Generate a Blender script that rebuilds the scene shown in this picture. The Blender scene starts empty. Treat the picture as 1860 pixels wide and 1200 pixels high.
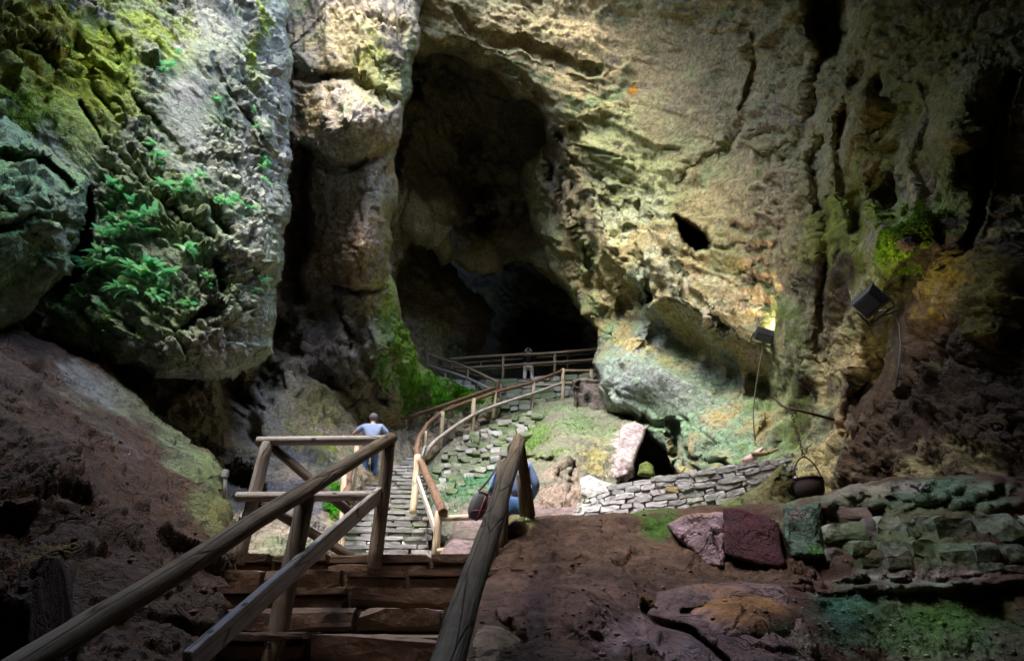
import bpy, bmesh, math, random
import numpy as np
from mathutils import Vector, Matrix, Euler
random.seed(7)
rng = np.random.default_rng(11)
scene = bpy.context.scene
COL = scene.collection

# ---------------------------------------------------------------- camera
F, CX, CY, PITCH = 1250.0, 930.0, 600.0, math.radians(25)
CP, SP = math.cos(PITCH), math.sin(PITCH)
cam_data = bpy.data.cameras.new('camera')
cam_data.sensor_width = 36.0
cam_data.lens = F / 1860.0 * 36.0
cam_data.clip_start, cam_data.clip_end = 0.05, 400.0
cam = bpy.data.objects.new('camera', cam_data)
cam.rotation_euler = (math.radians(90) + PITCH, 0, 0)
COL.objects.link(cam)
scene.camera = cam

# ---------------------------------------------------------------- sky and sun (overcast day above the cave mouth)
SUN_EL, SUN_AZ = math.radians(64), math.radians(216)      # azimuth measured from +Y towards +X
world = bpy.data.worlds.new('World')
scene.world = world
world.use_nodes = True
wn = world.node_tree.nodes
sky = wn.new('ShaderNodeTexSky')
sky.sky_type = 'NISHITA'
sky.sun_disc = False
sky.sun_elevation = SUN_EL
sky.sun_rotation = SUN_AZ
world.node_tree.links.new(sky.outputs[0], wn['Background'].inputs[0])
wn['Background'].inputs[1].default_value = 0.15
sun_data = bpy.data.lights.new('sun', 'SUN')
sun_data.energy = 0.6
sun_data.angle = math.radians(34)
sun_data.color = (1.0, 0.90, 0.76)
sun = bpy.data.objects.new('sun', sun_data)
to_sun = Vector((math.sin(SUN_AZ) * math.cos(SUN_EL), math.cos(SUN_AZ) * math.cos(SUN_EL), math.sin(SUN_EL)))
sun.rotation_euler = to_sun.to_track_quat('Z', 'Y').to_euler()
sun.location = (0, 10, 60)
COL.objects.link(sun)
scene.view_settings.view_transform = 'Standard'
scene.view_settings.look = 'None'
scene.view_settings.gamma = 1.0
scene.view_settings.use_curve_mapping = False
scene.view_settings.exposure = 4.15
scene.render.engine = 'CYCLES'
cy = scene.cycles
cy.use_denoising = True
cy.max_bounces = 8
cy.diffuse_bounces = 5
cy.glossy_bounces = 2
cy.sample_clamp_indirect = 6.0

# ---------------------------------------------------------------- numpy noise
def _h(ix, iy, iz, seed):
    h = (ix.astype(np.uint32) * np.uint32(374761393) + iy.astype(np.uint32) * np.uint32(668265263)
         + iz.astype(np.uint32) * np.uint32(2147483647) + np.uint32((seed * 1013904223) & 0xffffffff))
    h = (h ^ (h >> np.uint32(13))) * np.uint32(1274126177)
    h = (h ^ (h >> np.uint32(15))) * np.uint32(2246822519)
    return h ^ (h >> np.uint32(16))

def _u(h):
    return (h & np.uint32(0xffffff)).astype(np.float32) * np.float32(1 / 16777216.0)

def vnoise(p, seed=0):
    b = np.floor(p)
    f = (p - b).astype(np.float32)
    i = b.astype(np.int64)
    f = f * f * f * (f * (f * 6 - 15) + 10)
    out = np.zeros(len(p), np.float32)
    for dx in (0, 1):
        wx = f[:, 0] if dx else 1 - f[:, 0]
        for dy in (0, 1):
            wy = wx * (f[:, 1] if dy else 1 - f[:, 1])
            for dz in (0, 1):
                w = wy * (f[:, 2] if dz else 1 - f[:, 2])
                out += w * _u(_h(i[:, 0] + dx, i[:, 1] + dy, i[:, 2] + dz, seed))
    return out * 2 - 1

def fbm(p, scale, octs=4, seed=0, gain=0.5):
    out = np.zeros(len(p), np.float32); a = 1.0; t = 0
    q = p / scale
    for k in range(octs):
        out += a * vnoise(q * (2.03 ** k) + 17.3 * k, seed + k); t += a; a *= gain
    return out / t

def ridged(p, scale, octs=3, seed=0):
    out = np.zeros(len(p), np.float32); a = 1.0; t = 0
    q = p / scale
    for k in range(octs):
        out += a * (1 - np.abs(vnoise(q * (2.1 ** k) + 5.1 * k, seed + k))) ** 2; t += a; a *= 0.5
    return out / t

def facet(p, scale, seed=0, tilt=1.0):
    """chiselled rock: every cell is a tilted plane; returns plane height and distance to the cell border"""
    q = (p / scale).astype(np.float32)
    b = np.floor(q).astype(np.int64)
    fr = q - b
    n = len(q)
    f1 = np.full(n, 9e9, np.float32); f2 = np.full(n, 9e9, np.float32); val = np.zeros(n, np.float32)
    for dx in (-1, 0, 1):
        for dy in (-1, 0, 1):
            for dz in (-1, 0, 1):
                h = _h(b[:, 0] + dx, b[:, 1] + dy, b[:, 2] + dz, seed)
                jx = dx + (h & np.uint32(1023)).astype(np.float32) / 1023 - fr[:, 0]
                jy = dy + ((h >> np.uint32(10)) & np.uint32(1023)).astype(np.float32) / 1023 - fr[:, 1]
                jz = dz + ((h >> np.uint32(20)) & np.uint32(1023)).astype(np.float32) / 1023 - fr[:, 2]
                d2 = jx * jx + jy * jy + jz * jz
                near = d2 < f1
                f2 = np.where(near, f1, np.minimum(f2, d2))
                g = h * np.uint32(2654435761)
                nx = ((g >> np.uint32(2)) & np.uint32(255)).astype(np.float32) / 127.5 - 1
                ny = ((g >> np.uint32(10)) & np.uint32(255)).astype(np.float32) / 127.5 - 1
                nz = ((g >> np.uint32(18)) & np.uint32(255)).astype(np.float32) / 127.5 - 1
                v = -(jx * nx + jy * ny + jz * nz) * tilt + (nx + ny - nz) * 0.15
                val = np.where(near, v, val)
                f1 = np.where(near, d2, f1)
    edge = np.sqrt(f2) - np.sqrt(f1)
    return val, edge

def stretch(p, v, k):
    v = np.asarray(v, float); v = v / np.linalg.norm(v)
    return p - np.outer(p @ v, v) * (1 - 1 / k)

# ---------------------------------------------------------------- picture ray -> point at horizontal distance Y
def at(px, py, Y):
    px = np.asarray(px, float); py = np.asarray(py, float); Y = np.asarray(Y, float)
    dx = (px - CX) / F; dy = (CY - py) / F
    wy = CP - dy * SP; wz = SP + dy * CP
    return np.stack([dx / wy * Y, Y + 0 * dx, wz / wy * Y], -1)

def P(px, py, Y):
    a = at(px, py, Y)
    return Vector((float(a[0]), float(a[1]), float(a[2])))

def to_px(p):
    x, y, z = p
    d = y * CP + z * SP
    u = -y * SP + z * CP
    return CX + F * x / d, CY - F * u / d

# ---------------------------------------------------------------- colours (linear albedo)
GREY = (.30, .29, .27); PALE = (.52, .49, .45); TAN = (.44, .35, .22); WARM = (.38, .26, .15); OLIVE = (.23, .22, .09)
MOSS = (.085, .20, .04); YMOSS = (.25, .32, .06); TEAL = (.09, .24, .15); MUD = (.085, .05, .035); PURP = (.24, .20, .21)
BROWN = (.15, .095, .05); DARK = (.07, .065, .055); BLUEG = (.25, .31, .29); GREENG = (.20, .27, .15); PINK = (.42, .31, .30)
MAROON = (.10, .045, .045); WHITE = (.75, .74, .72)

def tps(pts):
    pts = np.asarray(pts, float)
    xy = pts[:, :2] / 400.0
    n = len(xy)
    r2 = ((xy[:, None] - xy[None]) ** 2).sum(-1)
    K = np.where(r2 > 0, 0.5 * r2 * np.log(np.maximum(r2, 1e-12)), 0) + np.eye(n) * 0.002
    Pm = np.c_[np.ones(n), xy]
    A = np.zeros((n + 3, n + 3)); A[:n, :n] = K; A[:n, n:] = Pm; A[n:, :n] = Pm.T
    sol = np.linalg.solve(A, np.r_[pts[:, 2], 0, 0, 0])
    def f(x, y):
        q = np.stack([np.asarray(x, float).ravel(), np.asarray(y, float).ravel()], -1) / 400.0
        out = sol[n] + q @ sol[n + 1:]
        for i in range(n):
            r2 = ((q - xy[i]) ** 2).sum(-1)
            out = out + sol[i] * np.where(r2 > 0, 0.5 * r2 * np.log(np.maximum(r2, 1e-12)), 0)
        return out
    return f

def seg_dist(x, y, poly, closed=True):
    """distance to a polyline and nearest point"""
    best = np.full(len(x), 9e9); bx = np.zeros(len(x)); by = np.zeros(len(x))
    m = len(poly)
    for i in range(m if closed else m - 1):
        x0, y0 = poly[i]; x1, y1 = poly[(i + 1) % m]
        ex, ey = x1 - x0, y1 - y0
        t = np.clip(((x - x0) * ex + (y - y0) * ey) / max(ex * ex + ey * ey, 1e-9), 0, 1)
        qx, qy = x0 + t * ex, y0 + t * ey
        d = (x - qx) ** 2 + (y - qy) ** 2
        k = d < best
        best = np.where(k, d, best); bx = np.where(k, qx, bx); by = np.where(k, qy, by)
    return np.sqrt(best), bx, by

def inside(x, y, poly):
    c = np.zeros(len(x), bool)
    m = len(poly)
    for i in range(m):
        x0, y0 = poly[i]; x1, y1 = poly[i - 1]
        cond = ((y0 > y) != (y1 > y))
        xi = (x1 - x0) * (y - y0) / ((y1 - y0) if y1 != y0 else 1e-9) + x0
        c ^= cond & (x < xi)
    return c

def roughen(poly, seg=14, amp=4, seed=0):
    out = []
    m = len(poly); k = 0
    r = np.random.default_rng(seed)
    ph = r.uniform(0, 50)
    for i in range(m):
        x0, y0 = poly[i]; x1, y1 = poly[(i + 1) % m]
        L = math.hypot(x1 - x0, y1 - y0)
        n = max(1, int(L / seg))
        for j in range(n):
            t = j / n
            x, y = x0 + (x1 - x0) * t, y0 + (y1 - y0) * t
            if -40 < x < 1900 and -40 < y < 1240:
                a = amp * (r.uniform(-.6, .6) + .8 * math.sin(k * .9 + ph))
                nx, ny = -(y1 - y0) / max(L, 1e-6), (x1 - x0) / max(L, 1e-6)
                x += nx * a; y += ny * a
            out.append((x, y)); k += 1
    return out

def axis(lo, hi, flo, fhi, step):
    """grid lines: fine inside the frame, growing outside"""
    v = list(np.arange(max(lo, flo), min(hi, fhi) + step, step))
    s = step; x = v[0]
    while x > lo:
        s = min(s * 1.5, 40); x -= s; v.insert(0, x)
    s = step; x = v[-1]
    while x < hi:
        s = min(s * 1.5, 40); x += s; v.append(x)
    return np.array(v)

ROCKS = {}
def mix(c, col, m):
    return c + (np.asarray(col, np.float32)[None] - c) * m[:, None]

def mesh_from(name, verts, faces_q, mat, tint=None, smooth=True):
    me = bpy.data.meshes.new(name)
    nv, nf = len(verts), len(faces_q)
    me.vertices.add(nv); me.vertices.foreach_set('co', np.asarray(verts, np.float32).ravel())
    k = faces_q.shape[1]
    me.loops.add(nf * k); me.loops.foreach_set('vertex_index', faces_q.astype(np.int32).ravel())
    me.polygons.add(nf)
    me.polygons.foreach_set('loop_start', np.arange(0, nf * k, k, dtype=np.int32))
    me.update(calc_edges=True)
    if smooth:
        me.polygons.foreach_set('use_smooth', np.ones(nf, bool))
    if tint is not None:
        a = me.attributes.new('tint', 'FLOAT_COLOR', 'POINT')
        a.data.foreach_set('color', np.c_[tint, np.ones(nv)].astype(np.float32).ravel())
    me.materials.append(mat)
    me.validate()
    return me

def vnormals(V, Q):
    a = V[Q[:, 2]] - V[Q[:, 0]]; b = V[Q[:, 3]] - V[Q[:, 1]]
    n = np.cross(a, b)
    N = np.zeros_like(V)
    for k in range(4):
        for c in range(3):
            N[:, c] += np.bincount(Q[:, k], n[:, c], len(V))
    return N / np.maximum(np.linalg.norm(N, axis=1, keepdims=True), 1e-9)

def rock_relief(pts, N, relief, seed):
    d = np.zeros(len(pts), np.float32)
    for k, (kind, scale, amp, sv, sk) in enumerate(relief):
        q = pts if sv is None or kind == 'strata' else stretch(pts, sv, sk)
        if kind == 'facet':
            w = q + scale * 0.35 * np.stack([vnoise(q / scale * 1.3 + 9 * j, seed + 40 + j) for j in range(3)], -1)
            v, e = facet(w, scale, seed + k * 7, 1.15)
            t_ = np.clip(e / 0.09, 0, 1); t_ = t_ * t_ * (3 - 2 * t_)
            patch = np.clip(.75 + 2.4 * fbm(pts, scale * 3.2 + .5, 3, seed + 60 + k), .12, 1.6)
            d += amp * patch * (1.2 * v * t_ - .10 * (1 - t_))
        elif kind == 'strata':
            # beds of rock breaking off in saw-tooth ledges; sv is the direction across the beds
            n_ = np.asarray(sv, float); n_ = n_ / np.linalg.norm(n_)
            u_ = pts @ n_ / scale + 1.4 * fbm(pts, scale * 5, 4, seed + 70) + .35 * fbm(pts, scale * 1.2, 3, seed + 74)
            fr_ = u_ - np.floor(u_)
            saw = np.where(fr_ < .82, fr_ / .82, (1 - fr_) / .18)
            lay = _u(_h(np.floor(u_).astype(np.int64), np.floor(u_ * 0).astype(np.int64), np.floor(u_ * 0).astype(np.int64), seed + 5)).astype(np.float32)
            patch = np.clip(.45 + 2.8 * fbm(pts, scale * 4 + .6, 3, seed + 77), 0, 1.5)
            d += amp * patch * (saw - .5) * (.4 + lay)
        elif kind == 'fbm':
            d += amp * fbm(q, scale, 4, seed + k * 7)
        elif kind == 'crack':
            r = np.abs(fbm(q, scale, 3, seed + k * 7))
            d -= amp * np.clip(1 - r / 0.022, 0, 1) * np.clip(.5 + 3 * fbm(pts, scale * 2.5, 2, seed + 90), 0, 1.3)
        elif kind == 'ridge':
            d += amp * (ridged(q, scale, 3, seed + k * 7) - 0.5)
    return d

ST = (.75, -.1, -.65)
RK = 1.0
SAT = 1.42
SN = (.55, -.35, .75)
RELIEF = [('fbm', 2.6, .38, ST, 2.2), ('ridge', 1.1, .30, ST, 4.0), ('strata', .34, .15, SN, 0), ('facet', 1.0, .20, ST, 3.2), ('facet', .36, .15, ST, 2.6), ('facet', .15, .08, ST, 1.8),
          ('crack', 1.0, .12, ST, 2.6), ('crack', .45, .05, None, 1), ('fbm', .16, .035, ST, 2), ('facet', .07, .03, None, 1), ('fbm', .06, .018, None, 1)]

def rock(name, outline, ctrl, mat, base=GREY, zones=(), relief=RELIEF, feats=(), edge_r=60, edge_d=1.2, skirt=4.0, step=2.6,
         seed=1, rough=4, moss_up=0.0, moss_col=MOSS, var=(), parent=None, calm=()):
    poly = roughen(outline, 12, rough, seed)
    ax = np.array(poly)
    xs = axis(ax[:, 0].min(), ax[:, 0].max(), -20, 1880, step)
    ys = axis(ax[:, 1].min(), ax[:, 1].max(), -20, 1220, step)
    gx, gy = np.meshgrid(xs, ys)
    sh = gx.shape
    x, y = gx.ravel().copy(), gy.ravel().copy()
    ins = inside(x, y, poly)
    g = ins.reshape(sh)
    cell = g[:-1, :-1] | g[1:, :-1] | g[:-1, 1:] | g[1:, 1:]
    idx = np.arange(x.size).reshape(sh)
    Q = np.stack([idx[:-1, :-1][cell], idx[1:, :-1][cell], idx[1:, 1:][cell], idx[:-1, 1:][cell]], -1)
    used = np.unique(Q)
    remap = -np.ones(x.size, np.int64); remap[used] = np.arange(len(used))
    Q = remap[Q]; x = x[used]; y = y[used]; ins = ins[used]
    d, bx, by = seg_dist(x, y, poly)
    x = np.where(ins, x, bx); y = np.where(ins, y, by); d = np.where(ins, d, 0)
    fD = tps(ctrl)
    feats = list(feats)
    def depth(x, y, d):
        D = fD(x, y)
        W = at(x, y, D)
        wx = fbm(W, 1.3, 4, seed + 201) * 26; wy = fbm(W, 1.3, 4, seed + 211) * 26
        ga = np.clip(.85 + 1.5 * fbm(W, 1.6, 3, seed + 221), .15, 1.5)
        x0_, y0_ = x, y
        for f in feats:
            if f[0] == 'groove':
                dd, _, _ = seg_dist(x + wx, y + wy, f[1], False)
                D = D + ga * f[3] * np.clip(1 - (dd / f[2]) ** 2, 0, 1)
            elif f[0] == 'bump':
                _, cx, cy, rx, ry, rot, a = f
                c, s = math.cos(math.radians(rot)), math.sin(math.radians(rot))
                u = ((x - cx) * c + (y - cy) * s) / rx; v = (-(x - cx) * s + (y - cy) * c) / ry
                D = D - a * np.clip(1 - u * u - v * v, 0, 1) ** 1.6
            elif f[0] == 'hole':
                dd, _, _ = seg_dist(x, y, f[1])
                D = D + f[2] * np.where(inside(x, y, f[1]), np.clip(dd / f[3], 0, 1), 0)
            elif f[0] == 'step':      # ledge: everything on the right hand side of the line sinks back
                _, (x0, y0), (x1, y1), w, a = f
                L = math.hypot(x1 - x0, y1 - y0)
                t = ((x - x0) * (x1 - x0) + (y - y0) * (y1 - y0)) / L / L
                s_ = ((x - x0) * -(y1 - y0) + (y - y0) * (x1 - x0)) / L
                D = D + a * np.clip(s_ / w, 0, 1) * np.clip(np.minimum(t, 1 - t) * 6, 0, 1)
        if edge_d and d is not None:
            k = np.clip(d / edge_r, 0, 1)
            D = D + edge_d * (1 - np.sqrt(np.clip(1 - (1 - k) ** 2, 0, 1)))
        return D
    D = depth(x, y, d)
    V = at(x, y, D)
    n_front = len(V)
    # rim -> skirt going back into the hill
    e = np.concatenate([Q[:, [0, 1]], Q[:, [1, 2]], Q[:, [2, 3]], Q[:, [3, 0]]])
    key = e[:, 0] * (n_front + 1) + e[:, 1]; rev = e[:, 1] * (n_front + 1) + e[:, 0]
    rim = e[~np.isin(key, rev)]
    rv = np.unique(rim)
    Vs = [V]; Qs = [Q]; prev = np.full(n_front, -1, np.int64); prev[rv] = rv; off = n_front
    px_all = [x]; py_all = [y]
    for k in (1, 2, 3, 4):
        Vs.append(at(x[rv], y[rv], D[rv] + skirt * k / 4)); px_all.append(x[rv]); py_all.append(y[rv])
        cur = np.full(n_front, -1, np.int64); cur[rv] = off + np.arange(len(rv)); off += len(rv)
        Qs.append(np.stack([rim[:, 1] * 0 + prev[rim[:, 1]], prev[rim[:, 0]], cur[rim[:, 0]], cur[rim[:, 1]]], -1)); prev = cur
    V = np.concatenate(Vs); Q = np.concatenate(Qs); x = np.concatenate(px_all); y = np.concatenate(py_all)
    N = vnormals(V, Q)
    disp = rock_relief(V, N, relief, seed)
    vd = V / np.linalg.norm(V, axis=1, keepdims=True)
    face = np.clip(np.abs((vd * N).sum(1)) * 2.2, .28, 1)          # surfaces running along the line of sight are sampled coarsely: keep them smoother
    for (zx, zy, rx, ry, rot, k_) in calm:                              # broad faces worn smooth
        ca, sa = math.cos(math.radians(rot)), math.sin(math.radians(rot))
        u = ((x - zx) * ca + (y - zy) * sa) / rx; v = (-(x - zx) * sa + (y - zy) * ca) / ry
        m_ = np.clip((1.25 - np.sqrt(u * u + v * v) + .7 * fbm(V, 1.2, 3, seed + 301)) * 2, 0, 1)
        face = face * (1 - m_ * (1 - k_))
    V2 = V + N * (disp * face)[:, None] * RK
    N2 = vnormals(V2, Q)
    # mineral and moss colour, with shade or light painted in by some zones
    n1 = fbm(V, 1.6, 5, seed + 101); n2 = fbm(stretch(V, ST, 2.5), .5, 4, seed + 111); n3 = fbm(V, .22, 3, seed + 121)
    c = np.tile(np.asarray(base, np.float32), (len(V), 1))
    for j, (vc, amt) in enumerate(var):
        c = mix(c, vc, np.clip(fbm(V, .9, 5, seed + 131 + 9 * j) * 2.2 + amt - .5, 0, 1) * .9)
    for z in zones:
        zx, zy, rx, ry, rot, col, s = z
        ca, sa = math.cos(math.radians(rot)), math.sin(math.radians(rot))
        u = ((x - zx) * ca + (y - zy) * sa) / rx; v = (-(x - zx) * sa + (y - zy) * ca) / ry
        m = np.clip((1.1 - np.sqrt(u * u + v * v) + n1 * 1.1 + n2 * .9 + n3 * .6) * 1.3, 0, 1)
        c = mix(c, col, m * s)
    if moss_up:
        m = np.clip((N2[:, 2] - .15) * 1.6 + n1 * 1.2 + n2 * .7, 0, 1) * moss_up * np.clip((1500 - x) / 60, 0, 1)
        c = mix(c, moss_col, m)
    c = c * (1 + .28 * n2 + .22 * n3)[:, None]
    lum = c @ np.array([.3, .55, .15], np.float32)
    c = lum[:, None] + (c - lum[:, None]) * SAT
    c = np.clip(c, .008, .85)
    me = mesh_from(name, V2, Q, mat, c)
    ob = bpy.data.objects.new(name, me)
    COL.objects.link(ob)
    ob['kind'] = 'structure'
    if parent: ob.parent = parent
    ROCKS[ob.name] = dict(ob=ob, c=c[:n_front], V=V2[:n_front], N=N2[:n_front], x=x[:n_front], y=y[:n_front])
    return ob

def on_rock(ob, px, py):
    """surface point and normal of a rock under a picture position"""
    r = ROCKS[ob.name]
    d = r['V'][:, 1] * CP + r['V'][:, 2] * SP
    u = CX + F * r['V'][:, 0] / d; v = CY - F * (-r['V'][:, 1] * SP + r['V'][:, 2] * CP) / d
    k = int(np.argmin((u - px) ** 2 + (v - py) ** 2 + 0.0))
    return Vector(r['V'][k].tolist()), Vector(r['N'][k].tolist())

# ---------------------------------------------------------------- materials
def new_mat(name):
    m = bpy.data.materials.new(name); m.use_nodes = True
    return m, m.node_tree.nodes, m.node_tree.links, m.node_tree.nodes['Principled BSDF']

def rock_material(name, bump=.85, rough=.82, spec=.25):
    m, n, l, b = new_mat(name)
    at_ = n.new('ShaderNodeAttribute'); at_.attribute_name = 'tint'
    tc = n.new('ShaderNodeTexCoord')
    n1 = n.new('ShaderNodeTexNoise'); n1.inputs['Scale'].default_value = 9; n1.inputs['Detail'].default_value = 9; n1.inputs['Roughness'].default_value = .68
    n2 = n.new('ShaderNodeTexNoise'); n2.inputs['Scale'].default_value = 42; n2.inputs['Detail'].default_value = 5; n2.inputs['Roughness'].default_value = .7
    l.new(tc.outputs['Object'], n1.inputs['Vector']); l.new(tc.outputs['Object'], n2.inputs['Vector'])
    r1 = n.new('ShaderNodeMapRange'); r1.inputs[1].default_value = .3; r1.inputs[2].default_value = .7; r1.inputs[3].default_value = .42; r1.inputs[4].default_value = 1.5
    l.new(n1.outputs['Fac'], r1.inputs[0])
    mul = n.new('ShaderNodeMix'); mul.data_type = 'RGBA'; mul.blend_type = 'MULTIPLY'; mul.inputs[0].default_value = 1
    # hairline fractures with dirt lodged in them
    wv = n.new('ShaderNodeTexNoise'); wv.inputs['Scale'].default_value = 2.2; wv.inputs['Detail'].default_value = 6
    l.new(tc.outputs['Object'], wv.inputs['Vector'])
    ma = n.new('ShaderNodeVectorMath'); ma.operation = 'MULTIPLY_ADD'; ma.inputs[1].default_value = (.9, .9, .9)
    l.new(wv.outputs['Color'], ma.inputs[0]); l.new(tc.outputs['Object'], ma.inputs[2])
    mpg = n.new('ShaderNodeMapping'); mpg.inputs['Rotation'].default_value = (0, .72, 0); mpg.inputs['Scale'].default_value = (.55, 1, 1.5); l.new(ma.outputs[0], mpg.inputs['Vector'])
    vc = n.new('ShaderNodeTexVoronoi'); vc.feature = 'DISTANCE_TO_EDGE'; vc.inputs['Scale'].default_value = 1.9; l.new(mpg.outputs[0], vc.inputs['Vector'])
    vd_ = n.new('ShaderNodeTexVoronoi'); vd_.feature = 'DISTANCE_TO_EDGE'; vd_.inputs['Scale'].default_value = 6.5; l.new(mpg.outputs[0], vd_.inputs['Vector'])
    c1_ = n.new('ShaderNodeMapRange'); c1_.inputs[2].default_value = .022; l.new(vc.outputs['Distance'], c1_.inputs[0])
    c2_ = n.new('ShaderNodeMapRange'); c2_.inputs[2].default_value = .05; c2_.inputs[3].default_value = .45; l.new(vd_.outputs['Distance'], c2_.inputs[0])
    cm_ = n.new('ShaderNodeMath'); cm_.operation = 'MULTIPLY'; l.new(c1_.outputs[0], cm_.inputs[0]); l.new(c2_.outputs[0], cm_.inputs[1])
    ck = n.new('ShaderNodeMapRange'); ck.inputs[3].default_value = .5; l.new(cm_.outputs[0], ck.inputs[0])
    vm = n.new('ShaderNodeMath'); vm.operation = 'MULTIPLY'; l.new(r1.outputs[0], vm.inputs[0]); l.new(ck.outputs[0], vm.inputs[1])
    l.new(at_.outputs['Color'], mul.inputs[6]); l.new(vm.outputs[0], mul.inputs[7])
    r2 = n.new('ShaderNodeMapRange'); r2.inputs[1].default_value = .66; r2.inputs[2].default_value = .78; r2.inputs[3].default_value = 0; r2.inputs[4].default_value = .35
    l.new(n2.outputs['Fac'], r2.inputs[0])
    mx = n.new('ShaderNodeMix'); mx.data_type = 'RGBA'; mx.inputs[7].default_value = (.55, .54, .5, 1)
    l.new(r2.outputs[0], mx.inputs[0]); l.new(mul.outputs[2], mx.inputs[6])
    l.new(mx.outputs[2], b.inputs['Base Color'])
    r3 = n.new('ShaderNodeMapRange'); r3.inputs[3].default_value = rough - .2; r3.inputs[4].default_value = min(1, rough + .15)
    l.new(n1.outputs['Fac'], r3.inputs[0]); l.new(r3.outputs[0], b.inputs['Roughness'])
    b.inputs['Specular IOR Level'].default_value = spec
    add = n.new('ShaderNodeMath'); add.operation = 'MULTIPLY_ADD'; add.inputs[1].default_value = .28
    l.new(n2.outputs['Fac'], add.inputs[0]); l.new(n1.outputs['Fac'], add.inputs[2])
    ad3 = n.new('ShaderNodeMath'); ad3.operation = 'MULTIPLY_ADD'; ad3.inputs[1].default_value = .5; l.new(cm_.outputs[0], ad3.inputs[0]); l.new(add.outputs[0], ad3.inputs[2])
    bp = n.new('ShaderNodeBump'); bp.inputs['Strength'].default_value = bump; bp.inputs['Distance'].default_value = .07
    l.new(ad3.outputs[0], bp.inputs['Height']); l.new(bp.outputs[0], b.inputs['Normal'])
    return m

M_ROCK = rock_material('limestone')
M_DIRT = rock_material('dirt', .5, .9, .15)
# ================================================================ the cave itself
HOLE = [(-6.0, 2.3), (-3.8, 1.8), (-2.3, 3.1), (0.7, 3.6), (1.2, 7), (2.3, 12), (2.2, 17), (-2, 18.5), (-7, 18), (-9.5, 13), (-9, 8)]
def roof_z(X, Y):
    return np.clip(1.33 * Y + 3.2, 10.5, 29.0) - 0.02 * np.clip(np.abs(X) - 6, 0, 99) ** 2

def make_roof():
    xs = np.arange(-24, 24.1, .5); ys = np.arange(-10, 52.1, .5)
    gx, gy = np.meshgrid(xs, ys); sh = gx.shape
    x, y = gx.ravel().copy(), gy.ravel().copy()
    poly = roughen([(a, b) for a, b in HOLE], .6, .25, 5)
    hole = inside(x, y, poly).reshape(sh)
    cell = ~(hole[:-1, :-1] & hole[1:, :-1] & hole[:-1, 1:] & hole[1:, 1:])
    idx = np.arange(x.size).reshape(sh)
    d, bx, by = seg_dist(x, y, poly)
    h = hole.ravel()
    x = np.where(h, bx, x); y = np.where(h, by, y)
    V = np.stack([x, y, roof_z(x, y)], -1)
    V[:, 2] += 1.6 * fbm(V, 5, 4, 3)
    V[:, 2] = np.maximum(V[:, 2], 1.27 * y + 1.5)
    Q = np.stack([idx[:-1, :-1][cell], idx[:-1, 1:][cell], idx[1:, 1:][cell], idx[1:, :-1][cell]], -1)
    # outer thickness: a second sheet three metres above, so that the rim has depth
    V2 = V.copy(); V2[:, 2] += 3.0
    n = len(V)
    e = np.concatenate([Q[:, [0, 1]], Q[:, [1, 2]], Q[:, [2, 3]], Q[:, [3, 0]]])
    key = e[:, 0] * (n + 1) + e[:, 1]; rev = e[:, 1] * (n + 1) + e[:, 0]
    rim = e[~np.isin(key, rev)]
    QQ = np.concatenate([Q, (Q + n)[:, ::-1], np.stack([rim[:, 0], rim[:, 1], rim[:, 1] + n, rim[:, 0] + n], -1)])
    VV = np.concatenate([V, V2])
    tint = np.tile(np.array(GREY, np.float32) * .8, (len(VV), 1))
    ob = bpy.data.objects.new('cave_roof', mesh_from('cave_roof', VV, QQ, M_ROCK, tint)); COL.objects.link(ob); ob['kind'] = 'structure'

def make_shell():
    # the outer walls that close the cave behind the camera and at the sides
    n = 160; zs = np.linspace(-4, 34, 40)
    t = np.linspace(0, 2 * math.pi, n, endpoint=False)
    V = []
    for z in zs:
        V.append(np.stack([22 * np.sign(np.cos(t)) * np.abs(np.cos(t)) ** .6, 20.5 + 29.5 * np.sign(np.sin(t)) * np.abs(np.sin(t)) ** .6, np.full(n, z)], -1))
    V = np.concatenate(V)
    k = np.arange(len(zs) - 1)[:, None] * n + np.arange(n)[None]
    k2 = np.arange(len(zs) - 1)[:, None] * n + (np.arange(n)[None] + 1) % n
    Q = np.stack([k.ravel(), (k + n).ravel(), (k2 + n).ravel(), k2.ravel()], -1)
    N = vnormals(V, Q)
    V = V + N * (1.4 * fbm(V, 4, 4, 9))[:, None]
    ob = bpy.data.objects.new('cave_wall', mesh_from('cave_wall', V, Q, M_ROCK, np.tile(np.array(BROWN, np.float32), (len(V), 1)))); COL.objects.link(ob); ob['kind'] = 'structure'

def ground_z(X, Y):
    z = np.where(Y < 6.5, .55 - .41 * (6.5 - Y), .77)
    z = np.maximum(z, -1.75)
    z = z + np.clip(Y - 8.5, 0, 3.6) * .42 * np.clip((X + 1.35) / .5, 0, 1)
    return z

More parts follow.
